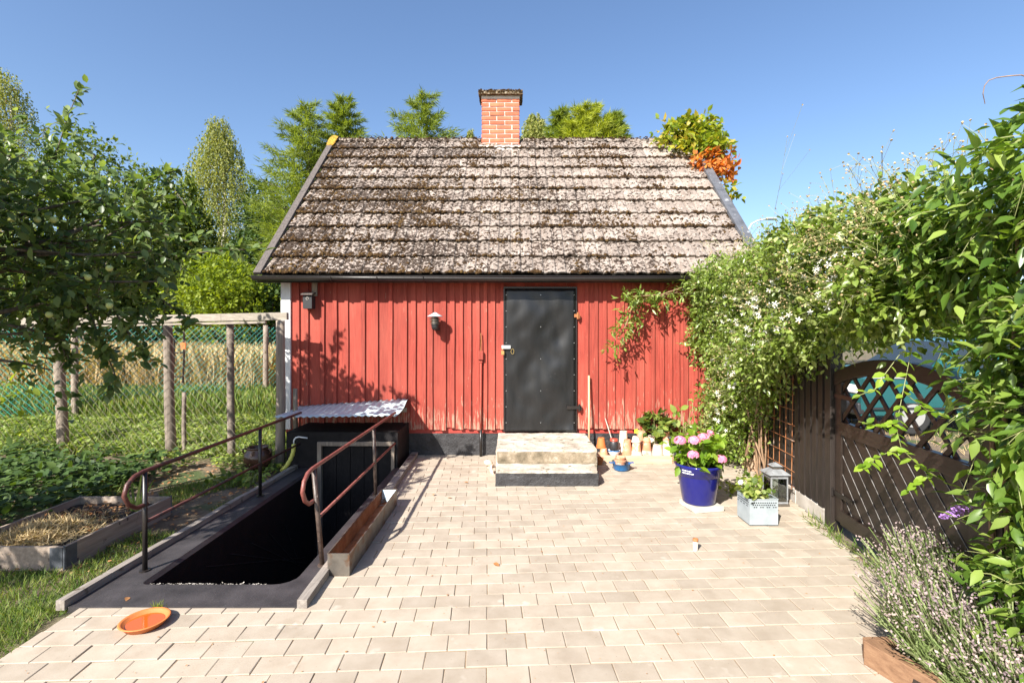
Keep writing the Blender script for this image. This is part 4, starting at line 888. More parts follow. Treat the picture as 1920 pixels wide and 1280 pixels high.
scatter('straw_mulch', T_BLADE, P, sph(n)*[1, 1, .3], np.tile([0, 0, 1.], (n, 1))+sph(n)*.5, .05+.06*rng.random(n), M['straw'], rb)
n = 220; P = np.stack([rng.uniform(rx0+.05, rx1-.05, n), rng.uniform(ry0+.4, ry1-.05, n), rng.uniform(.085, .11, n)], 1)
scatter('dead_leaves', T_OV, P, sph(n)*[1, 1, .2], np.tile([0, 0, 1.], (n, 1))+sph(n)*.5, .04, M['deadleaf'], rb)
ir = emp('iris', (-3.33, 4.45, .08), 'pale green sword leaves of an iris in the raised bed', 'iris')
for k in range(8):
    b = MB(); base = Vector((-3.34+.03*k/8, 4.47, .08)); an_ = R(-30+k*8.5+rng.normal()*3); L = .22+.16*rng.random(); pts = []
    for t in (0, .35, .7, 1): pts.append((base+Vector((math.sin(an_)*L*t, .02*math.sin(k*2.)*t, math.cos(an_)*L*t)), .014*(1-t**2)+.001))
    vs = []
    for p, w_ in pts: vs += [p+Vector((-w_, 0, 0)), p+Vector((0, -.004, 0)), p+Vector((w_, 0, 0)), p+Vector((0, .004, 0))]
    b.add(vs, [(i*4+q, i*4+(q+1) % 4, i*4+4+(q+1) % 4, i*4+4+q) for i in range(3) for q in range(4)]); b.build('leaf', M['weed'], ir)

# ---------------- left fences ----------------
nf = emp('chicken_fence', (-4.6, 6.8, 0), 'wire netting fence on weathered round posts with a timber top rail', 'fence')
def post(x, y, h, r, mat, par_, nm='post', lean=0):
    b = MB(); pts = [(x+lean*t+.008*noise.noise(Vector((x*3, t*3, 1))), y+.008*noise.noise(Vector((y*3, t*3, 5))), -.1+(h+.1)*t) for t in np.linspace(0, 1, 7)]
    b.tube(pts, [r*(1.08-.12*t+.05*noise.noise(Vector((x, t*4, 2)))) for t in np.linspace(0, 1, 7)], 10); return b.build(nm, mat, par_, smooth=True)
A0, A1 = Vector((-2.93, 6.44, 0)), Vector((-8.2, 7.24, 0))
for (px, py, r_, ln_) in ((434, 862, .045, -.02), (320, 852, .062, -.04), (120, 846, .065, -.10), (526, 870, .055, .0)):
    g = G(px, py); post(g.x, g.y, 1.82, r_, M['greyz'], nf, lean=ln_)
post(-4.50, 6.95, .85, .028, M['greyz'], nf, 'stake'); post(-2.78, 6.50, .95, .03, M['greyz'], nf, 'stake')
b = MB(); r0 = Vector((-2.84, 6.42, 1.875)); r1 = Vector((-8.3, 7.25, 1.80))
for i in range(6): b.bar(r0.lerp(r1, i/6), r0.lerp(r1, (i+1)/6)+Vector((0, 0, .012*noise.noise(Vector((i*2., 1, 1))))), .05, .095)
b.build('top_rail', M['greyx'], nf, bevel=.004)
b = MB(); b.bar(r0+Vector((-.3, .045, -.075)), r1+Vector((0, .045, -.075)), .03, .03); b.build('under_rail', M['greyx'], nf)
def netting(P0, P1, z0, z1, pitch, r_, mat, parent, wave=.012):
    L = (P1-P0).length; e = (P1-P0).normalized(); nrm = Vector((-e.y, e.x, 0)); b = MB(); H = z1-z0
    k = -H
    while k < L:
        for sgn in (1, -1):
            a0 = max(0, -k) if sgn > 0 else max(0, k+H-L); a1 = min(H, L-k) if sgn > 0 else min(H, k+H)
            if a1-a0 < .02: continue
            pts = []
            m = 3
            for i in range(m):
                t = a0+(a1-a0)*i/(m-1); s_ = k+t if sgn > 0 else k+H-t
                p = P0+e*s_; pts.append((p.x+nrm.x*wave*noise.noise(Vector((s_, t, 2)))*2, p.y+nrm.y*wave*noise.noise(Vector((s_, t, 2)))*2, z0+t))
            b.tube(pts, r_, 3, cap=False)
        k += pitch
    return b.build('wire_netting', mat, parent, kind='stuff')
netting(A0, A1, .03, 1.78, .115, .0021, M['wiregrey'], nf)
bf = emp('green_fence', (-8, 9.5, 0), 'green plastic coated netting fence at the far side of the chicken run', 'fence')
Q = [Vector((-13.5, 8.6, 0)), Vector((-8.3, 9.5, 0)), Vector((-6.05, 12.4, 0)), Vector((-3.5, 15.6, 0))]
for i in range(3): netting(Q[i], Q[i+1], .0, 1.80, .115, .0055, M['wiregreen'], bf)
for (x, y, r_) in ((-8.2, 9.5, .055), (-5.98, 12.3, .06), (-10.4, 9.1, .05), (-4.75, 14.0, .05)): post(x, y, 1.85, r_, M['greyz'], bf)
# perches hanging in the run
for (px, y0_, y1_, lb) in ((326, 632, 715, 'dark pegged stick hanging left in the chicken run'), (345, 620, 718, 'dark pegged stick hanging right with a red tag')):
    hpz = emp('hanging_perch', Wp(px, y1_, 8.0), lb, 'perch', 'hanging perch sticks'); b = MB(); b.tube([Wp(px+(1 if px < 330 else 0), y0_, 8), Wp(px, (y0_+y1_)/2, 8), Wp(px-2, y1_, 8)], .014, 6); b.build('stick', M['gutter'], hpz)
    b = MB()
    for yy in (660, 705): b.bar(Wp(px-1, yy, 8), Wp(px+(8 if px < 330 else -7), yy+2, 8), .02, .02)
    b.build('peg', M['gutter'], hpz)
    if px > 330: b = MB(); b.box(Wp(px-4, 650, 8).x, Wp(px+5, 650, 8).x, 7.97, 7.99, Wp(px, 654, 8).z, Wp(px, 642, 8).z); b.build('red_tag', M['terrabright'], hpz)
for (px, py, L, lb) in ((395, 757, 1.6, 'long grey timber lying in the grass of the run'), (30, 777, 1.1, 'grey timber lying in the weeds at the left edge')):
    g = G(px, py); b = MB(); b.bar((g.x, g.y, .05), (g.x+L, g.y+.1, .05), .08, .07); tag(b.build('loose_timber', M['greyx'], bevel=.004), lb, 'timber')

# ---------------- right fence and gate ----------------
E = Vector((.117, 1, 0)).normalized(); NRM = Vector((-E.y, E.x, 0))   # NRM points towards the courtyard
def FP(Y, off=0.0, z=0.0): return Vector((fx(Y), Y, z))+NRM*off
def pbar(b, Ya, Yb, z0, z1, o0, o1):
    vs = [FP(Ya, o0, z0), FP(Yb, o0, z0), FP(Yb, o1, z0), FP(Ya, o1, z0), FP(Ya, o0, z1), FP(Yb, o0, z1), FP(Yb, o1, z1), FP(Ya, o1, z1)]
    b.add(vs, [(0, 1, 2, 3), (4, 7, 6, 5), (0, 4, 5, 1), (1, 5, 6, 2), (2, 6, 7, 3), (3, 7, 4, 0)]); return b
wf = emp('board_fence', (fx(5.6), 5.6, 0), 'black-brown board fence between the shed and the gate', 'fence')
y = 4.47; k = 0
while y < 6.86:
    w_ = .088+rng.normal()*.004; z_ = .125+rng.normal()*.008; pr = .012 if k % 2 else 0
    pbar(MB(), y, y+w_, z_, 1.78, .012, .034).build('fence_board', M['darkwood'], wf)
    pbar(MB(), y+w_-.03, y+w_+.075, z_+.02, 1.78, -.012, .010).build('fence_board', M['darkwood'], wf)
    y += w_+.032; k += 1
b = MB(); pbar(b, 4.4, 6.85, .35, .45, -.06, -.014); pbar(b, 4.4, 6.85, 1.4, 1.5, -.06, -.014); b.build('fence_rail', M['darkwood'], wf)
pbar(MB(), 4.30, 4.40, -.02, 1.72, -.05, .05).build('fence_post', M['darkwood'], wf, bevel=.004)
pbar(MB(), 4.405, 4.46, .02, 1.72, -.02, .02).build('fence_post', M['darkwood'], wf, bevel=.004)
y = 4.43
while y < 6.8:
    pbar(MB(), y, y+.58, -.03, .11+rng.normal()*.003, -.06, .03).build('footing_block', M['whitecon'], wf, bevel=.006); y += .59
# rusty reinforcement mesh
rm = emp('rusty_mesh', (fx(5.6)-.08, 5.6, .1), 'rusty welded steel mesh leaning on the board fence as a trellis', 'trellis')
for k in range(9):
    b = MB(); yy = 5.0+k*.15; b.tube([FP(yy, .075, .12), FP(yy, .06, 1.25)], .0035, 5); b.build('rod', M['rust'], rm)
for k in range(8):
    b = MB(); zz = .16+k*.15; b.tube([FP(4.92, .082, zz), FP(6.3, .082, zz-.02)], .0035, 5); b.build('rod', M['rust'], rm)

gt = emp('garden_gate', (fx(3.5), 3.5, 0), 'dark brown wooden gate with arched lattice top and diagonal boards', 'gate')
GA, GB = 4.285, 2.74; mid = (GA+GB)/2
def arc(Y): t = (Y-mid)/((GA-GB)/2); return 1.475-.145*t*t
ST = .10
pbar(MB(), GA-ST, GA, .09, arc(GA)-.02, -.022, .022).build('stile', M['gatewood'], gt, bevel=.003)
pbar(MB(), GB, GB+ST, .09, arc(GB)-.02, -.022, .022).build('stile', M['gatewood'], gt, bevel=.003)
b = MB(); n = 18; vs = []
for i in range(n+1):
    Y = GA+.0+(GB-GA)*i/n
    for (o_, z_) in ((-.03, arc(Y)-.11), (.03, arc(Y)-.11), (.03, arc(Y)), (-.03, arc(Y))): vs.append(FP(Y, o_, z_))
b.add(vs, [(i*4+q, i*4+(q+1) % 4, i*4+4+(q+1) % 4, i*4+4+q) for i in range(n) for q in range(4)]+[(0, 1, 2, 3), (n*4+3, n*4+2, n*4+1, n*4)]); b.build('arched_rail', M['gatewood'], gt, fix=True, bevel=.003)
pbar(MB(), GB+ST+.001, GA-ST-.001, .82, .93, -.024, .026).build('middle_rail', M['gatewood'], gt, bevel=.003)
pbar(MB(), GB+ST+.001, GA-ST-.001, .08, .20, -.024, .030).build('bottom_rail', M['gatewood'], gt, bevel=.003)
def clip(poly, cl):
    out = poly
    for i in range(len(cl)):
        ax, ay = cl[i]; bx, by = cl[(i+1) % len(cl)]; inp = out; out = []
        side = lambda p: (bx-ax)*(p[1]-ay)-(by-ay)*(p[0]-ax)
        for j in range(len(inp)):
            p, q = inp[j], inp[(j+1) % len(inp)]; sp_, sq = side(p), side(q)
            if sp_ >= 0: out.append(p)
            if (sp_ >= 0) != (sq >= 0): t = sp_/(sp_-sq); out.append((p[0]+(q[0]-p[0])*t, p[1]+(q[1]-p[1])*t))
        if not out: return []
    return out
def prismYZ(poly, o0, o1):
    n = len(poly); vs = [FP(p[0], o0, p[1]) for p in poly]+[FP(p[0], o1, p[1]) for p in poly]; b = MB()
    b.add(vs, [tuple(range(n)), tuple(range(n, 2*n))[::-1]]+[(i, (i+1) % n, n+(i+1) % n, n+i) for i in range(n)]); return b
rect = [(GB+ST-.005, .19), (GA-ST+.005, .19), (GA-ST+.005, .83), (GB+ST-.005, .83)]
# diagonal boards run down towards the viewer
bw = .112
for k in range(-8, 22):
    c0 = k*bw*1.4142; wv = (bw-.010)*1.4142
    poly = [(GB+c0-1.5, -1.5), (GB+c0-1.5+wv, -1.5), (GB+c0+1.5+wv, 1.5), (GB+c0+1.5, 1.5)]
    poly = clip(poly, rect)
    if len(poly) >= 3:
        db = prismYZ(poly, -.010, .008).build('diagonal_board', M['gatewood'], gt, fix=True)
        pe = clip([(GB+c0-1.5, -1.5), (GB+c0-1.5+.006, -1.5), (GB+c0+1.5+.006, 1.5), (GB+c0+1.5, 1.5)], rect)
        if len(pe) >= 3: prismYZ(pe, .0085, .0105).build('edge_glint', M['edgeglint'], db, fix=True)  # added thin pale strip: painted highlight along the board's upper edge
ap = [(GB+ST-.005, .925), (GA-ST+.005, .925)]+[(Y, arc(Y)-.10) for Y in np.linspace(GA-ST+.005, GB+ST-.005, 12)]
for sgn, oo in ((1, (-.012, .0)), (-1, (.0005, .013))):
    for k in range(-10, 16):
        c0 = GB+k*.235; wv = .05
        poly = [(c0-1.0*sgn, 0.2), (c0-1.0*sgn+wv, .2), (c0+1.0*sgn+wv, 2.2), (c0+1.0*sgn, 2.2)]
        if sgn < 0: poly = [(c0+1.0, .2), (c0+1.0+wv, .2), (c0-1.0+wv, 2.2), (c0-1.0, 2.2)]
        poly = clip(poly, ap)
        if len(poly) >= 3: prismYZ(poly, *oo).build('lattice_strip', M['gatewood'], gt, fix=True)
pbar(MB(), 2.57, 2.70, -.03, 1.45, -.06, .06).build('gate_post', M['gatewood'], gt, bevel=.004)
b = MB(); pbar(b, 2.66, 2.86, .90, .925, .03, .045); b.tube([FP(2.78, .05, .88), FP(2.78, .05, .95), FP(2.74, .09, .955)], .008, 6); b.build('latch', M['gutter'], gt)
for z_ in (.30, 1.12):
    b = MB(); pbar(b, GA-.28, GA+.06, z_, z_+.035, .024, .030); b.tube([FP(GA+.012, .035, z_-.02), FP(GA+.012, .035, z_+.055)], .009, 8); b.build('hinge', M['gutter'], gt)
# second fence panel running on behind the near foliage
f2 = emp('near_fence', (fx(2.2), 2.2, 0), 'black-brown fence panel behind the big-leaved climber at the right edge', 'fence')
y = 1.2
while y < 2.5: pbar(MB(), y, y+.085, .1, 1.8, -.01, .012).build('fence_board', M['darkwood'], f2); y += .10
# steel bow
b = MB(); p0 = Wp(1833, 1080, 2.72); b.tube([(p0.x, p0.y, 0), (p0.x, p0.y, p0.z+.06), (p0.x+.03, p0.y, p0.z+.09), (p0.x+.10, p0.y, p0.z+.09)], .008, 8); tag(b.build('steel_hook', M['steel'], smooth=True), 'bent steel bar standing beside the gate post behind the lavender', 'hook')

# lavender bed edging
tb = strip('timber_edging', [(1.80, 2.56, .055), (1.93, 2.20, .055), (2.08, 1.80, .055)], .07, .125, M['planter_y'], 'thick new brown timber edging of the lavender bed', 'timber edging')
b = MB(); b.bar((1.80, 2.585, .05), (2.35, 2.60, .05), .035, .11); tag(b.build('timber_edging', M['planter_y'], bevel=.003), 'short back timber of the lavender bed hidden in the plants', 'timber edging')
roughbox('lavender_soil', 1.84, 2.75, 1.6, 2.58, -.02, .07, M['darksoil'], step=.06, amp=.02, fr=9, kind='structure')

# ---------------- parked car, street lamp ----------------
car = emp('parked_car', (8.2, 8.9, 0), 'teal estate car parked on the grass beyond the gate', 'car')
cL, cY0, cY1 = 4.5, 8.25, 9.95; cX = 5.7
side = [(0, .30), (0, .62), (.05, .92), (.35, 1.00), (1.15, 1.06), (1.75, 1.50), (2.2, 1.58), (3.6, 1.57), (4.25, 1.15), (4.45, .95), (4.5, .45), (4.45, .30)]
def csec(scl, inset): return [(cX+x, z) for x, z in side]
b = MB(); n = len(side)
for (yy, ins) in ((cY0, .0), (cY0+.02, 0), (cY1-.02, 0), (cY1, .0)):
    for (x, z) in side:
        t = max(0, (z-1.0)/.58); sgn = 1 if yy < (cY0+cY1)/2 else -1
        b.v.append((cX+x, yy+sgn*(t*.22+(.04 if z < .4 else 0)), z))
b.f = [(r_*n+k, r_*n+(k+1) % n, (r_+1)*n+(k+1) % n, (r_+1)*n+k) for r_ in range(3) for k in range(n)]+[tuple(range(n)), tuple(range(3*n, 4*n))[::-1]]
b.build('body', M['teal'], car, fix=True, bevel=.03)
def wpoly(pts, y_off):
    q = MB(); m = len(pts)
    vs = [(cX+x, cY0+max(0, (z-1.0)/.58)*.22-y_off, z) for x, z in pts]+[(cX+x, cY0+max(0, (z-1.0)/.58)*.22+.02, z) for x, z in pts]
    q.add(vs, [tuple(range(m)), tuple(range(m, 2*m))[::-1]]+[(i, (i+1) % m, m+(i+1) % m, m+i) for i in range(m)]); return q
for pts in (((1.32, 1.08), (1.80, 1.46), (2.25, 1.52), (2.25, 1.08)), ((2.33, 1.08), (2.33, 1.52), (3.10, 1.52), (3.10, 1.08)), ((3.18, 1.08), (3.18, 1.51), (3.60, 1.50), (4.1, 1.14), (4.05, 1.08))):
    wpoly(pts, .006).build('side_window', M['glass'], car, fix=True)
b = MB(); b.add([(cX+1.17, cY0+.10, 1.085), (cX+1.17, cY1-.10, 1.085), (cX+1.74, cY1-.26, 1.505), (cX+1.74, cY0+.26, 1.505)], [(0, 1, 2, 3)]); o = b.build('windscreen', M['glass'], car); o.modifiers.new('t', 'SOLIDIFY').thickness = .02
for wx in (.85, 3.65):
    for wy in (cY0+.02, cY1-.22):
        b = MB(); b.tube([(cX+wx, wy, .31), (cX+wx, wy+.2, .31)], .31, 24); wh = b.build('wheel', M['tyre'], car, bevel=.03)
        b = MB(); b.tube([(cX+wx, wy-.012, .31), (cX+wx, wy+.01, .31)], .19, 20); b.build('rim', M['chromegrey'], wh)
for zz in (.42, .92): b = MB(); b.box(cX+.15, cX+4.35, cY0-.012, cY0-.002, zz, zz+.03); b.build('side_trim', M['chromegrey'] if zz > .5 else M['blackplastic'], car)
for dx in (2.29, 3.14): b = MB(); b.box(cX+dx, cX+dx+.008, cY0-.003, cY0+.01, .40, 1.06); b.build('door_seam', M['gutter'], car)
for dx in (2.05, 2.95): b = MB(); b.box(cX+dx, cX+dx+.15, cY0-.03, cY0-.005, .88, .905); b.build('door_handle', M['blackplastic'], car)
b = MB(); b.box(cX+1.35, cX+1.5, cY0-.16, cY0-.01, 1.05, 1.16); b.build('mirror', M['teal'], car, bevel=.02)
for yy in (cY0+.1, cY1-.4): b = MB(); b.box(cX-.015, cX+.05, yy, yy+.3, .66, .80); b.build('headlight', M['whiteplastic'], car, bevel=.02)
for yy in (cY0+.06, cY1-.2): b = MB(); b.box(cX+4.42, cX+4.51, yy, yy+.14, .75, .98); b.build('tail_light', M['terrabright'], car, bevel=.02)
b = MB(); b.box(cX-.05, cX+.08, cY0+.03, cY1-.03, .32, .52); b.build('bumper', M['blackplastic'], car, bevel=.03); b = MB(); b.box(cX+4.40, cX+4.55, cY0+.03, cY1-.03, .32, .52); b.build('bumper', M['blackplastic'], car, bevel=.03)
sl_ = emp('street_lamp', Wp(1398, 624, 26)-Vector((0, 0, HC)), 'distant street lamp with curved arm rising behind the climbers', 'street lamp')
p = Wp(1400, 452, 26); b = MB(); b.tube([(p.x, 26, 0), (p.x, 26, p.z)], .07, 8); b.build('pole', M['galv'], sl_, smooth=True)
b = MB(); b.tube([p, Wp(1402, 432, 26), Wp(1409, 420, 26), Wp(1420, 414, 26), Wp(1436, 411, 26)], .04, 8); b.build('arm', M['galv'], sl_, smooth=True)
b = MB(); q = Wp(1445, 410, 26); b.box(q.x-.28, q.x+.28, 25.85, 26.15, q.z-.05, q.z+.05); b.build('lamp_head', M['galvbox'], sl_, bevel=.03)
# ================= vegetation =================
def tree(name, label, px, ytop, hw, Y, kind, mat, bark='bark', grp=None, base=0.0, dens=1.0, ybot=None, cat='tree', leafs=None):
    """broad tree: crown of ellipsoid lobes fitted between ytop and ybot at distance Y, hw = half width in px"""
    s = F/Y; x = (px-CX)/s; zt = HC-(ytop-CY)/s; r = hw/s; zb = max(.3, HC-((ybot or 620)-CY)/s) if ybot else .8
    e = emp(name, (x, Y, base), label, cat, grp)
    b = MB(); tr_ = max(.05, min(.22, zt*.02)); b.tube(curve((x, Y, base-.1), (x+.1*r, Y, zt*.9), 0, 8, .03, px), tr_*1.3, 8, tr_*.2); b.build('trunk', M[bark], e, smooth=True)
    H = zt-zb; P = D = N = None; limbs = MB()
    if kind == 'broad':
        el = []
        nl = 16
        for i in range(nl):
            t = (i+.5)/nl; zz = zb+H*(.12+.74*t); rr_ = r*(.62+.38*math.sin(math.pi*min(1, .15+t*.85)))*(1 if t < .7 else (1-(t-.7)*1.9))
            an = i*2.4; q = rr_*.58
            el.append((x+math.cos(an)*q, Y+math.sin(an)*q, zz, r*.42, r*.42, H*.13+r*.12))
        el.append((x, Y, zt-H*.16, r*.38, r*.38, H*.15))
        P, D, N, tw = crown(el, int(900*dens), 6, r*.22+.1, up=.2, lo=.45, droop=.2)
        sz = leafs or (.09+Y*.0045); scatter('foliage', T_SIMPLE, P, D, N, sz*(.7+.6*rng.random(len(P))), M[mat], e)
        for q in el[::2]: limbs.tube(curve((x, Y, max(base, q[2]-H*.3)), q[:3], .05, 5, .06, q[0]), tr_*.35, 5, .02)
    elif kind == 'birch':
        PP = []; DDs = []
        ns = int(1700*dens)
        for i in range(ns):
            t = rng.random()**.8; zz = zt-H*t; rad = r*(.14+.86*min(1, t*1.9)**.9)*math.sqrt(rng.random())*(1+.6*noise.noise(Vector((i*.05, t*6, px))))
            an = rng.random()*6.28; L = H*.10*(.5+rng.random()); m = 11; tt = np.linspace(0, 1, m)
            q = np.stack([x+math.cos(an)*rad*(1+.10*tt), Y+math.sin(an)*rad*(1+.10*tt), zz-L*tt**1.2], 1); PP.append(q+rng.normal(size=q.shape)*.04*L)
            DDs.append(np.tile([math.cos(an)*.3, math.sin(an)*.3, -1], (m, 1)))
        P = np.concatenate(PP); D = nz(np.concatenate(DDs)+sph(len(P))*.7); N = sph(len(P))
        sz = leafs or .03+Y*.0032; scatter('foliage', T_SIMPLE, P, D, N, sz*(.7+.6*rng.random(len(P))), M[mat], e)
        for i in range(22):
            t = .1+.8*i/22; an = i*2.4; rad = r*(.2+.8*min(1, t*1.5)); limbs.tube(curve((x, Y, zt-H*t-rad*.4), (x+math.cos(an)*rad*.8, Y+math.sin(an)*rad*.8, zt-H*t+.1*rad), .1*rad, 5), .035, 4, .01)
    elif kind == 'larch':
        PP = []; DDs = []; nb = int(95*dens)
        for i in range(nb):
            t = (i+.3)/nb; zz = zt-H*t**.9; L = r*(.26+.74*min(1, t*2.6)**.8)*(.6+.6*rng.random()); an = i*2.39996+rng.normal()*.2
            m = int(10+34*L/r); tt = np.linspace(.08, 1, m); dx_ = math.cos(an); dy_ = math.sin(an)
            zc = zz-L*.28*tt+L*.38*tt**3
            q = np.stack([x+dx_*L*tt, Y+dy_*L*tt, zc], 1); limbs.tube([q[0], q[m//2], q[-1]], .022, 3, .005)
            for rep in range(7):
                side = rng.normal(size=(m, 3))*[.16, .16, .05]*L*.5; o_ = q+side; o_[:, 2] -= np.abs(rng.normal(size=m))*.07*L
                PP.append(o_); DDs.append(np.tile([dx_*.6, dy_*.6, -.25 if rep % 2 else .35], (m, 1))+nz(side+1e-6)*.5)
        P = np.concatenate(PP); D = nz(np.concatenate(DDs)+sph(len(P))*.4); N = sph(len(P)); sz = leafs or .10+Y*.0075
        scatter('foliage', T_NEEDLE, P, D, N, sz*(.6+.8*rng.random(len(P))), M[mat], e)
    limbs.build('limbs', M['bark'] if bark == 'bark' else M['stembrown'], e, kind='stuff')
    return e
GT = 'trees beyond the run'
tree('birch_tree', 'yellow-green birch top at the far left edge behind the apple tree', 12, 130, 84, 25, 'birch', 'birch', 'birchbark', GT, ybot=520, dens=1.2)
tree('leafy_tree', 'rounded dark leafy tree rising just right of the apple tree sprig', 165, 243, 118, 20, 'broad', 'oak', grp=GT, dens=1.7, ybot=640)
tree('leafy_tree', 'lower leafy tree in the gap between apple tree and tall birch', 290, 318, 85, 24, 'broad', 'oak', grp=GT, dens=1.5, ybot=640)
tree('leafy_tree', 'green tree directly left of the tall weeping birch', 350, 330, 62, 25, 'broad', 'oak', grp=GT, dens=1.2, ybot=640)
tree('birch_tree', 'tall weeping birch with white trunk left of the shed', 412, 216, 84, 30, 'birch', 'birch', 'birchbark', GT, ybot=600, dens=2.2)
tree('leafy_tree', 'dark tree squeezed between birch and shed roof', 500, 345, 62, 26, 'broad', 'dark', grp=GT, dens=1.9, ybot=640)
tree('larch_tree', 'left larch with drooping boughs beside the roof verge', 572, 196, 100, 21, 'larch', 'larch', grp=GT, dens=1.6, ybot=640)
tree('larch_tree', 'denser larch crown standing right of its twin behind the roof', 642, 183, 72, 23, 'larch', 'larch', grp=GT, dens=1.8, ybot=600)
tree('larch_tree', 'single pointed larch top above the middle of the ridge', 792, 176, 84, 25, 'larch', 'larch', grp=GT, dens=1.0, ybot=460)
tree('birch_tree', 'tiny pale birch top peeping over the ridge left of the chimney', 882, 240, 24, 40, 'birch', 'birch', 'birchbark', GT, ybot=400, dens=.5)
tree('birch_tree', 'drooping pale tree right behind the chimney', 1003, 210, 52, 28, 'birch', 'birch', 'birchbark', GT, ybot=420, dens=1.3)
for (px, yt, hw, lb) in ((1100, 196, 72, 'golden green conifer with spiky tips above the ridge'), (1052, 205, 34, 'slim green conifer tip at the left flank of the golden one'), (1150, 212, 40, 'feathery conifer tip at the right flank of the golden one'), (1085, 225, 60, 'lower golden conifer bough filling the front of the group')):
    tree('conifer', lb, px, yt, hw, 24 if px != 1085 else 23, 'larch', 'goldlarch' if px in (1100, 1085) else 'larch', grp=GT, ybot=400, dens=1.2)
GS = 'shrubs along the far field edge'
tree('shrub', 'bright yellow-green bush glowing behind the fence', 415, 488, 92, 17, 'broad', 'lime', grp=GS, dens=1.6, ybot=640, cat='shrub', leafs=.13)
tree('shrub', 'dark shrub between the bright bush and the shed corner', 512, 520, 48, 18, 'broad', 'dark', grp=GS, dens=1.3, ybot=650, cat='shrub', leafs=.14)
lb_ = ['dense dark shrub behind the apple tree at the far left', 'dark shrub in the field edge second from the left', 'dark shrub under the rounded leafy tree', 'dark shrub left of the bright bush', 'dark shrub behind the bright bush', 'dark shrub behind the shed corner']
for k, px in enumerate((-30, 70, 170, 270, 370, 480)):
    tree('shrub', lb_[k], px, 470+25*math.sin(k*2.1), 75, 21+k*.3, 'broad', 'dark', grp=GS, dens=1.3, ybot=655, cat='shrub', leafs=.2)
for k, (px, yt, Y, lb) in enumerate(((1560, 560, 24, 'green tree seen beyond the gate left of the car'), (1700, 545, 26, 'green tree seen beyond the gate above the car'), (1850, 540, 25, 'green tree beyond the gate at the right'), (1440, 500, 22, 'green tree hidden behind the fence climbers'))):
    tree('leafy_tree', lb, px, yt, 95, Y, 'broad', 'oak', grp='trees beyond the gate', dens=1.0, ybot=640)

# distant tree belt closing the horizon
P, D, N, tw = crown([(x, 62+4*math.sin(x), 3.2+.9*math.sin(x*.7), 5.5, 2.5, 4.2) for x in np.arange(-95, 100, 6.5)], 5200, 5, 1.4, lo=.5)
o = scatter('tree_belt', T_SIMPLE, P, D, N, .75, M['oak']); o['label'] = 'far belt of trees along the horizon'

# field and weeds
def blades(name, label, n, xr_, yr_, hgt, mat, lean=.35, w=T_BLADE, cond=None, zf=None, kind='stuff', tmplscale=1):
    P = np.stack([rng.uniform(*xr_, n), rng.uniform(*yr_, n), np.full(n, -.03)], 1)
    if cond is not None: P = P[cond(P)]
    n = len(P); D = nz(np.array([0, 0, 1.])+sph(n)*lean); N = sph(n)
    h = hgt*(.55+.9*rng.random(n)); o = scatter(name, w, P, D, N, h, mat); o['label'] = label; return o
def fn(P, s, k=0): return np.array([noise.noise(Vector((p[0]*s, p[1]*s, k))) for p in P])
cf = lambda P: (P[:, 0] > -P[:, 1]*1.12) & (P[:, 0] < -P[:, 1]*.36)
blades('dry_field', 'tall straw-coloured dry grass in the field', 75000, (-26, -3), (12.6, 23), 1.0, M['drygrass'], .28, cond=cf, w=T_WISP)
blades('green_grass', 'long green grass before the dry field', 26000, (-15, -2.6), (9.4, 13.2), .36, M['grass'], .45, cond=cf, w=T_WISP)
blades('thin_grass', 'thin pale grass between the fences', 9000, (-11, -2.5), (6.9, 9.8), .20, M['grass'], .5, cond=cf)
blades('lawn_beyond', 'dry lawn beyond the gate', 9000, (3.2, 14), (4.2, 14), .08, M['straw'], .8)
bell = (P := None)
# broad weeds between and before the fences
def carpet(name, label, n, xr_, yr_, zmax, s, mat, cond=None, T=T_OV, dens=None, single=0):
    P = np.stack([rng.uniform(*xr_, n), rng.uniform(*yr_, n), np.zeros(n)], 1)
    if cond is not None: P = P[cond(P)]
    h = fn(P, 1.6, 5)*.5+.5+fn(P, 5, 9)*.3; P[:, 2] = np.clip(h, .05, 1.3)*zmax*rng.random(len(P))**.6
    n = len(P); D = nz(sph(n)*[1, 1, .35]+[0, 0, .15]); N = nz(np.array([0, -.2, 1.])+sph(n)*.5)
    o = scatter(name, T, P, D, N, s*(.6+.8*rng.random(n)), mat); o['label'] = label; return o
c1 = lambda P: (P[:, 0] > -P[:, 1]*1.1) & (P[:, 0] < -3.0)
carpet('weeds', 'mat of green weeds growing in the run', 20000, (-11, -2.9), (6.9, 9.9), .28, .062, M['weed'], c1)
def c2(P):
    x, y = P[:, 0], P[:, 1]; v = fn(P, 1.1, 3)
    return (x > -y*1.1) & (x < -2.8) & ((y > 5.9+.6*v-.45*(x+3)) | (v > .45)) & ~((x > -4.05) & (x < -3.15) & (y > 3.55) & (y < 4.8))
carpet('ground_cover', 'leafy ground cover before the wire fence', 12000, (-8, -2.8), (4.6, 7.1), .18, .052, M['weed'], c2)
def c3(P):
    x, y = P[:, 0], P[:, 1]; return (x > -y*1.15) & (x < -4.05-.0*(y)) & (y > 3.2)
carpet('shade_plants', 'dense dark leafy plants left of the raised bed', 7000, (-7.4, -4.0), (3.6, 6.3), .42, .085, M['dark'], c3)
def c4(P):
    x, y = P[:, 0], P[:, 1]; v = fn(P, 1.4, 8); inb = (x > -4.06) & (x < -3.14) & (y > 3.57) & (y < 4.78)
    return (x > -y*1.15) & (x < -2.755) & ~inb & ((y < 3.9+.25*v) | (v > .06))
def c4b(P): x, y = P[:, 0], P[:, 1]; return c4(P) & (y < 6)
blades('lawn', 'short green lawn beside the stairwell', 52000, (-5.5, -2.75), (2.2, 6.4), .055, M['grass'], .75, cond=c4b)
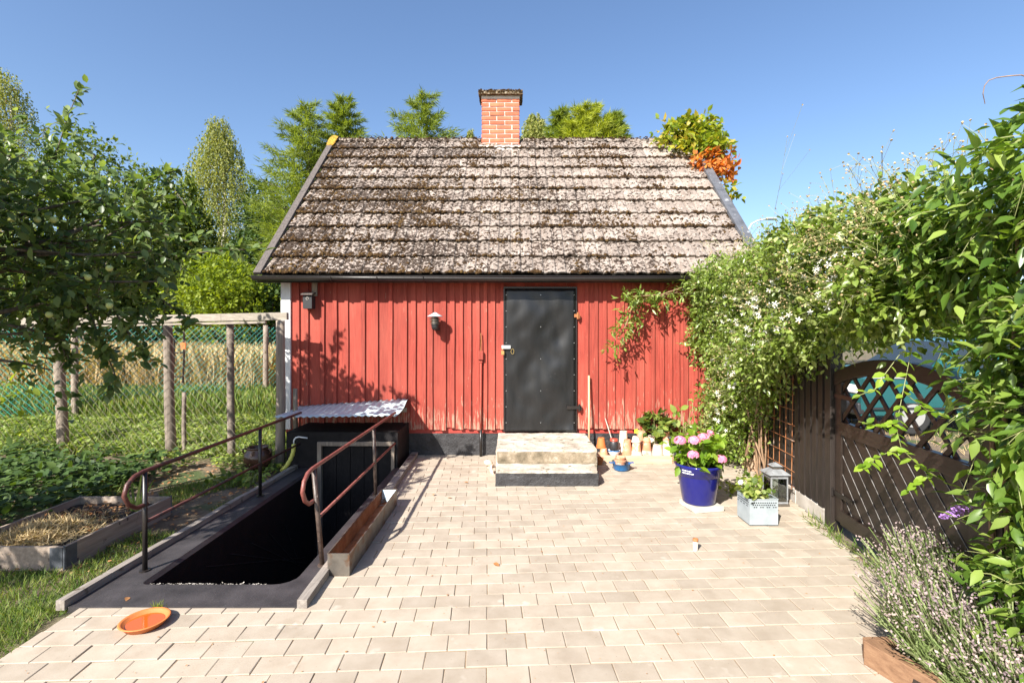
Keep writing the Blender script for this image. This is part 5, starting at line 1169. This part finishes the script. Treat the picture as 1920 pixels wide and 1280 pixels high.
blades('lawn_edge', 'grass creeping over the paving edge at the lower left', 5000, (-3.3, -2.6), (1.9, 3.1), .05, M['grass'], .8, cond=lambda P: P[:, 0] < -2.66-.05*np.sin(P[:, 1]*9))
n = 1500; P = np.stack([rng.uniform(-6, -2.8, n), rng.uniform(3.5, 6.6, n), np.full(n, -.012)], 1)
o = scatter('leaf_litter', T_OV, P, sph(n)*[1, 1, .15], np.tile([0, 0, 1.], (n, 1))+sph(n)*.4, .02+.03*rng.random(n), M['deadleaf']); o['label'] = 'dry leaf litter on the bare soil'
n = 130; P = np.stack([rng.uniform(-2.40, -1.62, n), 3.352+rng.normal(size=n)*.004, np.full(n, .004)], 1)
o = scatter('paint_chips', T_SIMPLE, P, sph(n)*[1, .3, .1], np.tile([0, 0, 1.], (n, 1)), .005+.014*rng.random(n)**2, M['whitecon'], well); o['label'] = 'pale chips along the worn front edge of the stairwell'
# scattered low plants
def plant(name, label, base, r, h, nl, s, mat, T=T_OV, cat='plant', single=0, stems=6, grp=None, droop=.2):
    e = emp(name, base, label, cat, grp); bx, by, bz = base
    P, D, N, tw = crown([(bx, by, bz+h*.6, r, r, h*.42)], nl//4, 4, r*.4, lo=.25, droop=droop)
    scatter('leaves', T, P, D, N, s*(.6+.8*rng.random(len(P))), mat, e, single=min(single, len(P)-1))
    b = MB()
    for k in range(stems): t = rng.random()*6.28; b.tube(curve((bx, by, bz-.02), (bx+r*.7*math.cos(t), by+r*.7*math.sin(t), bz+h*(.5+.5*rng.random())), .02, 4), .004, 5)
    b.build('stems', M['stemgreen'], e); return e
g = G(492, 905); plant('weed_clump', 'low green weed clump by the left stairwell edging', (g.x-.12, g.y, -.02), .11, .14, 60, .07, M['weed'])
g = G(455, 905); plant('weed_clump', 'flat weed rosette between jar and raised bed', (g.x-.2, g.y, -.02), .16, .08, 60, .07, M['oak'])
plant('bean_plant', 'pale green climbing bean leaves at the left edge of the fence', (-6.9, 6.6, 0), .45, 1.5, 160, .11, M['lime'])
plant('nasturtium', 'round-leaved nasturtium spilling behind the pots', (1.93, 6.80, .22), .20, .34, 240, .075, M['oak'], T_ROUND, single=90)
b_ = Wp(1193, 808, 6.5); n = 5; an = np.arange(n)/n*6.283
o = scatter('yellow_flower', T_ROUND, np.tile(np.array(b_), (n, 1)), np.stack([np.cos(an), np.full(n, -.3), np.sin(an)], 1), np.tile([0, -1., .3], (n, 1)), .035, S('yellow_petal', [(0, (.75, .55, .03)), (1, (.8, .6, .05))], 5, .6, 0), kind=None); tag(o, 'small yellow nasturtium bloom left of the leaves', 'flower')
plant('tall_weed', 'leafy seedling standing tall behind the hydrangea', (2.16, 6.45, 0), .16, .72, 50, .10, M['vine'], T_OV)
plant('rose_stem', 'thin rose shoot rising before the red wall at the right', (2.42, 6.5, 0), .18, 1.0, 150, .045, M['vine'], T_OV)
plant('low_plant', 'yellow-green seedlings beside the lantern and blue pot', (2.42, 5.15, 0), .26, .14, 240, .045, M['lime'], T_OV)
g = G(1395, 880); roughbox('stone', g.x+.05, g.x+.34, g.y-.1, g.y+.08, 0, .13, M['plank'], step=.04, amp=.01, round_=.01); o = bpy.data.objects['stone']; tag(o, 'reddish stone block under the climber behind the hydrangea', 'stone')
n = 900; P = np.stack([rng.uniform(2.45, 2.85, n), rng.uniform(3.2, 4.6, n), np.zeros(n)], 1); P = P[np.abs(P[:, 0]-(2.764+(P[:, 1]-4.377)*.117-.10)) < .07]; n = len(P)
o = scatter('joint_weeds', T_BLADE, P, nz(sph(n)*.7+[-.3, 0, .8]), sph(n), .03+.08*rng.random(n), M['grass']); o['label'] = 'grass tufts growing along the foot of the gate'
g = G(297, 1140); n = 40; P = np.tile(np.array(g), (n, 1))+rng.normal(size=(n, 3))*[.02, .012, 0]
o = scatter('grass_tuft', T_BLADE, P, nz(sph(n)*.8+[0, 0, .8]), sph(n), .05, M['lime']); o['label'] = 'small grass tuft in the joint behind the saucer'

# ---------------- lavender ----------------
lv = emp('lavender', (2.2, 2.6, 0), 'big sprawling lavender bush with faded mauve flower spikes', 'lavender')
ns = 3600; bx = rng.uniform(1.93, 2.75, ns); by = rng.uniform(1.55, 3.1, ns)
ok = (bx > 1.98+np.maximum(0, by-2.5)*.75) & (bx < by*1.1+.2); bx, by = bx[ok], by[ok]; ns = len(bx)
hh = .23+.19*rng.random(ns)+.08*np.sin(bx*7+by*5); d = nz(np.stack([-.40+.5*rng.normal(size=ns)*.6, .10+.35*rng.normal(size=ns), np.full(ns, 1.0)], 1))
b0 = np.stack([bx, by, np.full(ns, .03)], 1); tip = b0+d*hh[:, None]
T_STEM = (np.array([(-.011, 0, 0), (.011, 0, 0), (.006, 1, .05), (-.006, 1, .05), (0, 0, .016), (0, 1, .06)], float), [(0, 1, 2), (0, 2, 3), (0, 4, 5), (0, 5, 3), (4, 1, 2), (4, 2, 5)])
scatter('stem', T_STEM, b0, d, sph(ns), hh, M['lavstem'], lv)
m = 6; tt = np.tile(np.linspace(.84, 1.03, m), ns); ti = np.repeat(np.arange(ns), m); PP = b0[ti]+d[ti]*(hh[ti]*tt)[:, None]+rng.normal(size=(ns*m, 3))*.0035
scatter('flower_spike', T_SIMPLE, PP, nz(d[ti]*.7+sph(ns*m)*.8), sph(ns*m), .017, M['lavfl'], lv)
nl = 46000; ti = rng.integers(0, ns, nl); q = rng.random(nl)**.8*.62; PP = b0[ti]+d[ti]*(hh[ti]*q)[:, None]+rng.normal(size=(nl, 3))*.012
scatter('foliage', T_NEEDLE, PP, nz(d[ti]+sph(nl)*.7), sph(nl), .035+.035*rng.random(nl), M['lavstem'], lv)

# ---------------- climber hedge on the right ----------------
def lerpk(Y, K):
    return np.interp(Y, [k[0] for k in K], [k[1] for k in K])
vn = emp('climbing_vine', (fx(5.4)-.1, 5.4, 0), 'thick flowering climber with small leaves burying the board fence', 'climber')
ZB = [(3.0, 1.79), (3.9, 1.68), (4.4, 1.52), (4.9, 1.35), (5.3, 1.05), (5.7, .70), (6.0, .34), (6.6, .12)]
ZTOP = [(2.2, 2.50), (4.0, 2.47), (5.0, 2.43), (6.0, 2.44), (6.7, 2.48)]
el = []
for Y in np.arange(3.05, 6.75, .28):
    zb0, zt0 = lerpk(Y, ZB), lerpk(Y, ZTOP); k = max(2, int((zt0-zb0)/.38)); 
    for i in range(k):
        zc = zb0+.16+(zt0-zb0-.3)*i/(k-1); el.append((fx(Y)-.12-.10*math.sin(i*1.9+Y*3)-(.12 if zc > 1.3 else 0)-(.08 if Y > 6 else 0), Y, zc, .30, .24, .24))
P, D, N, tw = crown(el, 7200, 6, .15, up=.15, lo=.35, droop=.3, spread=.85)
scatter('leaves', T_OV, P, D, N, (.030+.030*rng.random(len(P)))*np.interp(P[:, 1], [3, 5, 7], [1.25, 1.0, 1.0]), M['vine'], vn, single=250)
twigs('twigs', tw, .0022, M['stemgreen'], vn, step=3)
# arm reaching left over the red wall
P1 = [Wp(1340, 560, 6.7), Wp(1270, 548, 6.68), Wp(1210, 560, 6.68), Wp(1185, 580, 6.66), Wp(1172, 612, 6.62), Wp(1158, 636, 6.6)]
P2 = [Wp(1340, 520, 6.6), Wp(1290, 535, 6.6), Wp(1240, 552, 6.6), Wp(1185, 556, 6.6)]
el = [(p.x, p.y, p.z, .09, .09, .085) for p in P1]+[(p.x, p.y, p.z, .10, .10, .08) for p in P2]+[(Wp(1325, y, 6.6).x, 6.6, Wp(1325, y, 6.6).z, .14, .16, .2) for y in (520, 570, 620)]
P, D, N, tw = crown(el, 330, 6, .13, up=0, lo=.2, droop=.4); scatter('wall_spray', T_NARROW, P, D, N, .065+.04*rng.random(len(P)), M['vine'], vn)
b = MB(); b.tube(P1, .006, 5); b.tube(P2, .006, 5); b.tube(curve(Wp(1290, 600, 6.8), Wp(1335, 470, 6.7), .1, 8, .1), .006, 5)
for k in range(14):
    Y = 5.3+1.3*rng.random(); b.tube(curve((fx(Y)-.12, Y, -.02), (fx(Y)-.2+.1*rng.normal(), Y+.2*rng.normal(), 1.5), 0, 8, .08, k), .011, 6, .005)
b.build('woody_stems', M['stembrown'], vn)
b = MB()
for (a_, c_) in ((Wp(1400, 850, 5.9), Wp(1440, 760, 5.7)), (Wp(1398, 855, 5.92), Wp(1425, 740, 5.6))): b.tube(curve(a_, c_, .05, 8, .1), .012, 6)
b.build('pale_stem', M['stembrown'], vn)
# star flowers, each one its own part
an = np.arange(5)/5*6.283; PETB = [(0, 0, 0), (-.16, .45, .06), (-.10, .9, .02), (.10, .9, .02), (.16, .45, .06)]
fv = []; ff = []
for k, t in enumerate(an):
    c_, s_ = math.cos(t), math.sin(t)
    for (x, y, z) in PETB: fv.append((x*c_-y*s_, x*s_+y*c_, z))
    ff += [(k*5, k*5+4, k*5+1), (k*5+1, k*5+4, k*5+3), (k*5+1, k*5+3, k*5+2)]
mef = bpy.data.meshes.new('flower'); mef.from_pydata(fv, [], ff); mef.materials.append(M['white'])
def flowers(parent, n, Yr, zr, smin, smax):
    for i in range(n):
        Y = rng.uniform(*Yr); z0 = lerpk(Y, ZB)+.1 if zr is None else zr[0]; z1 = lerpk(Y, ZTOP)+.05 if zr is None else zr[1]
        z = rng.uniform(z0, z1)
        if z > z1-.25: x = fx(Y)-.15+rng.uniform(-.3, .2)
        else: x = fx(Y)-.47+rng.normal()*.05
        nrm = Vector((-.7+rng.normal()*.4, -.8+rng.normal()*.3, .6+rng.normal()*.4)).normalized()
        o = bpy.data.objects.new('flower', mef); C.objects.link(o); par(o, parent); s_ = rng.uniform(smin, smax)
        o.matrix_basis = Matrix.Translation((x, Y, z))@nrm.to_track_quat('Z', 'Y').to_matrix().to_4x4()@Matrix.Rotation(rng.random()*6, 4, 'Z')@Matrix.Scale(s_, 4)
flowers(vn, 285, (3.1, 6.6), None, .020, .034)
# wiry seed-head sprays above the hedge top
b = MB(); hp_ = []
for k in range(290):
    Y = rng.uniform(2.7, 6.4); zt0 = lerpk(Y, ZTOP); x = fx(Y)-.15+rng.normal()*.15; p0 = Vector((x, Y, zt0+.02)); d = Vector((rng.normal()*.5-.25, rng.normal()*.4, 1)).normalized()
    if k % 3: zz_ = rng.uniform(lerpk(Y, ZB)+.1, zt0); p0 = Vector((fx(Y)-.40, Y, zz_)); d = Vector((-.8+rng.normal()*.3, -.3+rng.normal()*.5, .3+rng.normal()*.5)).normalized(); L = .14+.24*rng.random()
    p1 = p0+d*L; b.tube([p0, p0.lerp(p1, .5)+Vector((.01, 0, .01)), p1], .0016, 3, cap=False); hp_.append(p1)
    for j in range(4):
        q0 = p0.lerp(p1, .4+.15*j); q1 = q0+(d+Vector((rng.normal(), rng.normal(), rng.normal()))*.6).normalized()*L*.4; b.tube([q0, q1], .0011, 3, cap=False); hp_.append(q1)
b.build('seed_stalks', M['stemgreen'], vn, kind='stuff')
P = np.array([list(p) for p in hp_]); n = len(P); scatter('seed_heads', DOME, P, sph(n), sph(n), .015, M['straw'], vn)

# ---------------- large-leaved climber, right edge ----------------
bv = emp('large_climber', (2.45, 2.6, 0), 'big-leaved climber towering over the right gate post', 'climber')
el = []
for Y in np.arange(1.7, 3.25, .22):
    top = lerpk(Y, [(1.6, 2.66), (2.3, 2.58), (2.6, 2.40), (3.25, 2.30)]); bot = lerpk(Y, [(1.7, .35), (2.40, .40), (2.5, .8), (2.62, 1.80), (3.3, 1.92)])
    k = max(2, int((top-bot)/.33))
    for i in range(k):
        zc = bot+.15+(top-bot-.28)*i/(k-1); el.append((fx(Y)-.07-.08*math.sin(i*2.1+Y*4)+(.05 if zc < 1.75 else -.02), Y, zc, .26 if zc < 1.45 else .26, .2, .22))
P, D, N, tw = crown(el, 2700, 5, .18, up=.05, lo=.4, droop=.45, spread=.7, jit=.3)
sz = .062+.05*rng.random(len(P)); scatter('leaves', T_LANCE, P, D, N, sz*.98, M['wist'], bv, single=300)
twigs('twigs', tw, .0028, M['stemgreen'], bv, step=2)
b = MB(); b.tube(curve((fx(2.6)-.05, 2.62, 0), (fx(2.7)-.1, 2.6, 2.6), 0, 10, .03, 3), .016, 7, .008); b.tube(curve((fx(2.5)-.1, 2.5, .0), (fx(2.3)-.15, 2.4, 2.5), 0, 10, .04, 8), .012, 7, .006)
ctl = [Wp(*q) for q in ((1847, 195, 2.6), (1843, 176, 2.58), (1846, 161, 2.57), (1854, 151, 2.56), (1868, 146, 2.55), (1890, 143, 2.54), (1915, 141, 2.5), (1940, 150, 2.5), (1950, 230, 2.5))]
b.tube(ctl, [.0018+.0002*i for i in range(9)], 5); b.tube([Wp(1857, 640, 2.45), Wp(1852, 690, 2.45)], .004, 5)
b.build('woody_stems', M['stembrown'], bv)
# trailing tendrils over the gate
td = emp('trailing_tendril', Wp(1700, 640, 3.1), 'light green tendrils with pointed leaves hanging in front of the gate', 'climber')
lines = [[(1712, 640), (1700, 700), (1688, 760), (1680, 800), (1690, 840), (1720, 870), (1775, 905), (1830, 925)], [(1690, 660), (1660, 700), (1640, 730), (1600, 745)], [(1680, 790), (1655, 800), (1610, 790)], [(1700, 740), (1740, 770), (1775, 778)], [(1690, 840), (1660, 850), (1630, 865), (1610, 880)], [(1750, 890), (1715, 905), (1700, 925)]]
b = MB(); PL = []; DL = []
for k, l in enumerate(lines):
    Yt = 3.0; q = [Wp(px, py, Yt-.12*abs(px-1700)/130) for px, py in l]; b.tube(q, .0022, 4)
    for i in range(len(q)-1):
        for t in np.linspace(0, 1, 4 if k else 4)[:-1]:
            p = q[i].lerp(q[i+1], t); dd = (q[i+1]-q[i]).normalized()
            for sg in (-1, 1):
                if rng.random() < .78: PL.append(p); DL.append(dd*.4+Vector((sg*.8, rng.normal()*.3-.2, -.15+rng.normal()*.3)))
b.build('stems', M['stemgreen'], td)
PL = np.array([list(p) for p in PL]); DL = nz(np.array([list(p) for p in DL])); n = len(PL)
scatter('leaves', T_OV, PL, DL, nz(np.array([0, -.5, 1.])+sph(n)*.4), .045+.035*rng.random(n), M['hydr'], td, single=n-1)
# butterfly-bush spike
n = 150; p0, p1 = Wp(1765, 968, 2.6), Wp(1818, 948, 2.55); t = rng.random(n); P = np.array(p0)+(np.array(p1)-np.array(p0))*t[:, None]+rng.normal(size=(n, 3))*(.004+.011*t)[:, None]
o = scatter('purple_flower_spike', T_SIMPLE, P, sph(n), sph(n), .018, M['lilac'], kind=None); tag(o, 'purple flower spike poking out in front of the gate', 'flower')

# ---------------- creeper on the right verge ----------------
cr = emp('roof_creeper', Wp(1345, 300, 8.6), 'creeper climbing over the right roof verge, green above and orange below', 'creeper')
el = [(*Wp(1278, 262, 9.2), .34, .3, .27), (*Wp(1300, 240, 9.3), .30, .3, .18), (*Wp(1325, 285, 9.0), .33, .3, .2), (*Wp(1310, 262, 9.3), .36, .3, .26), (*Wp(1340, 268, 9.2), .2, .2, .12), (*Wp(1258, 245, 9.4), .17, .2, .14)]
P, D, N, tw = crown(el, 330, 6, .2, up=.1, lo=.35); scatter('leaves', T_OV, P, D, N, .10+.05*rng.random(len(P)), M['creeper'], cr); twigs('twigs', tw, .004, M['stembrown'], cr, step=2)
el = [(*Wp(1338, 303, 8.8), .30, .25, .13), (*Wp(1318, 310, 8.75), .2, .2, .13), (*Wp(1352, 318, 8.7), .16, .2, .15)]
P, D, N, tw = crown(el, 110, 5, .16, up=0, lo=.3); tag(scatter('orange_leaves', T_OV, P, D, N, .09+.04*rng.random(len(P)), M['orange'], cr), 'turned orange leaves of the creeper')
el = [(*Wp(1366, 350, 8.4), .09, .15, .09), (*Wp(1372, 372, 8.3), .08, .15, .09)]
P, D, N, tw = crown(el, 26, 4, .15, up=0, lo=.3); scatter('lower_leaves', T_OV, P, D, N, .11, M['creeper'], cr)
b = MB(); b.tube([Wp(1372, 380, 8.2)+Vector((.15, 0, -2.5)), Wp(1372, 380, 8.3), Wp(1350, 320, 8.7), Wp(1310, 270, 9.2)], .012, 5); b.build('stem', M['stembrown'], cr)

# ---------------- apple tree ----------------
at_ = emp('apple_tree', (-5.3, 3.3, 0), 'old apple tree with grey-green leaves reaching in from the left', 'apple tree')
AE = [(-4.30, 4.4, 2.60, .58, .7, .44), (-3.62, 4.35, 2.36, .36, .5, .30), (-4.0, 4.2, 2.02, .66, .6, .28), (-3.36, 4.25, 1.92, .30, .4, .22), (-3.62, 4.15, 1.58, .24, .3, .2), (-4.35, 4.45, 2.98, .42, .4, .22),
      (-3.72, 4.1, 1.36, .15, .2, .16), (-4.3, 3.0, 2.75, .95, .9, .65), (-4.0, 2.3, 2.9, .8, .8, .5), (-5.3, 1.6, 2.5, .8, .8, .5), (-3.05, 4.3, 2.36, .2, .25, .09), (-3.0, 4.3, 2.1, .2, .25, .1), (-3.3, 4.4, 2.62, .2, .25, .1), (*Wp(110, 335, 4.5), .3, .3, .2), (*Wp(205, 372, 4.5), .28, .3, .16), (*Wp(285, 415, 4.5), .24, .3, .13), (*Wp(50, 290, 4.5), .26, .3, .2), (*Wp(235, 395, 4.5), .26, .3, .16)]
P, D, N, tw = crown(AE, 1800, 7, .27, up=.25, lo=.35, droop=.3, spread=.8, jit=.28); N = nz(N+np.array([-.1, -.35, .1]))
# tall water shoots and long side shoots
shoots = [[Wp(60, 330, 4.4), Wp(105, 290, 4.45), Wp(125, 225, 4.5), Wp(152, 158, 4.5)], [Wp(300, 420, 4.3), Wp(360, 400, 4.4), Wp(300, 320, 4.5)], [Wp(330, 480, 4.2), Wp(420, 468, 4.3), Wp(492, 468, 4.4)], [Wp(250, 380, 4.3), Wp(290, 335, 4.4), Wp(330, 320, 4.4)],
          [Wp(150, 540, 4.2), Wp(190, 640, 4.1), Wp(215, 700, 4.05), Wp(200, 735, 4.05)], [Wp(200, 560, 4.1), Wp(250, 640, 4.05), Wp(290, 680, 4.0)], [Wp(70, 560, 4.2), Wp(110, 640, 4.1), Wp(140, 690, 4.1)], [Wp(300, 560, 4.3), Wp(345, 590, 4.3), Wp(360, 610, 4.2)], [Wp(310, 440, 4.3), Wp(350, 452, 4.3), Wp(390, 440, 4.4)]]
LP, LD = [P], [D]; LN = [N]
limb = MB()
for s_i, s_ in enumerate(shoots):
    limb.tube(s_, .007, 5, .003)
    for i in range(len(s_)-1):
        m = 26; t = rng.random(m); a_ = np.array(s_[i]); c_ = np.array(s_[i+1]); q = a_+(c_-a_)*t[:, None]; dd = np.tile(nz((c_-a_)[None]), (m, 1)); LP.append(q+rng.normal(size=(m, 3))*.015); LD.append(nz(dd*.6+sph(m)*.8)); LN.append(nz(np.array([0, -.2, 1.])+sph(m)*.7))
P = np.concatenate(LP); D = np.concatenate(LD); N = np.concatenate(LN)
key = -np.abs(P[:, 1]-3.4)+(P[:, 0] > -P[:, 1]*1.01)*5+(P[:, 0]+P[:, 1])*.2
scatter('leaves', T_OV, P, D, N, .062+.045*rng.random(len(P)), M['apple'], at_, single=300, key=key)
twigs('twigs', tw, .0032, M['bark'], at_, step=2)
limb.build('shoots', M['bark'], at_, smooth=True, kind='stuff'); limb = MB(); limb.tube(curve((-5.4, 3.3, -.1), (-5.2, 3.3, 1.5), 0, 6, .05), .14, 10, .11); limb.build('trunk', M['bark'], at_, smooth=True)

b = MB()
for k, q in enumerate(AE+[(-3.1, 4.3, 2.3, 0, 0, 0), (-3.6, 4.1, 1.6, 0, 0, 0)]): b.tube(curve((-5.2, 3.3, 1.35), q[:3], .16+.05*(k % 3), 9, .16, k), .045, 7, .005)
b.build('limbs', M['bark'], at_, smooth=True)
bma = MB(); bma.lathe([(.001, -.9), (.35, -.98), (.8, -.6), (1, 0), (.85, .6), (.4, .9), (.12, .82), (.001, .7)], n=14); mea = bma.mesh('apple', True); mea.materials.append(M['appleskin'])
for (px, py, Y) in ((205, 503, 3.85), (165, 520, 3.95), (22, 410, 3.8), (100, 412, 3.9), (70, 412, 4.0), (205, 573, 3.9), (92, 590, 3.9)):
    o = bpy.data.objects.new('apple', mea); C.objects.link(o); par(o, at_); o.matrix_basis = Matrix.Translation(Wp(px, py, Y-.12))@Matrix.Scale(.024, 4)
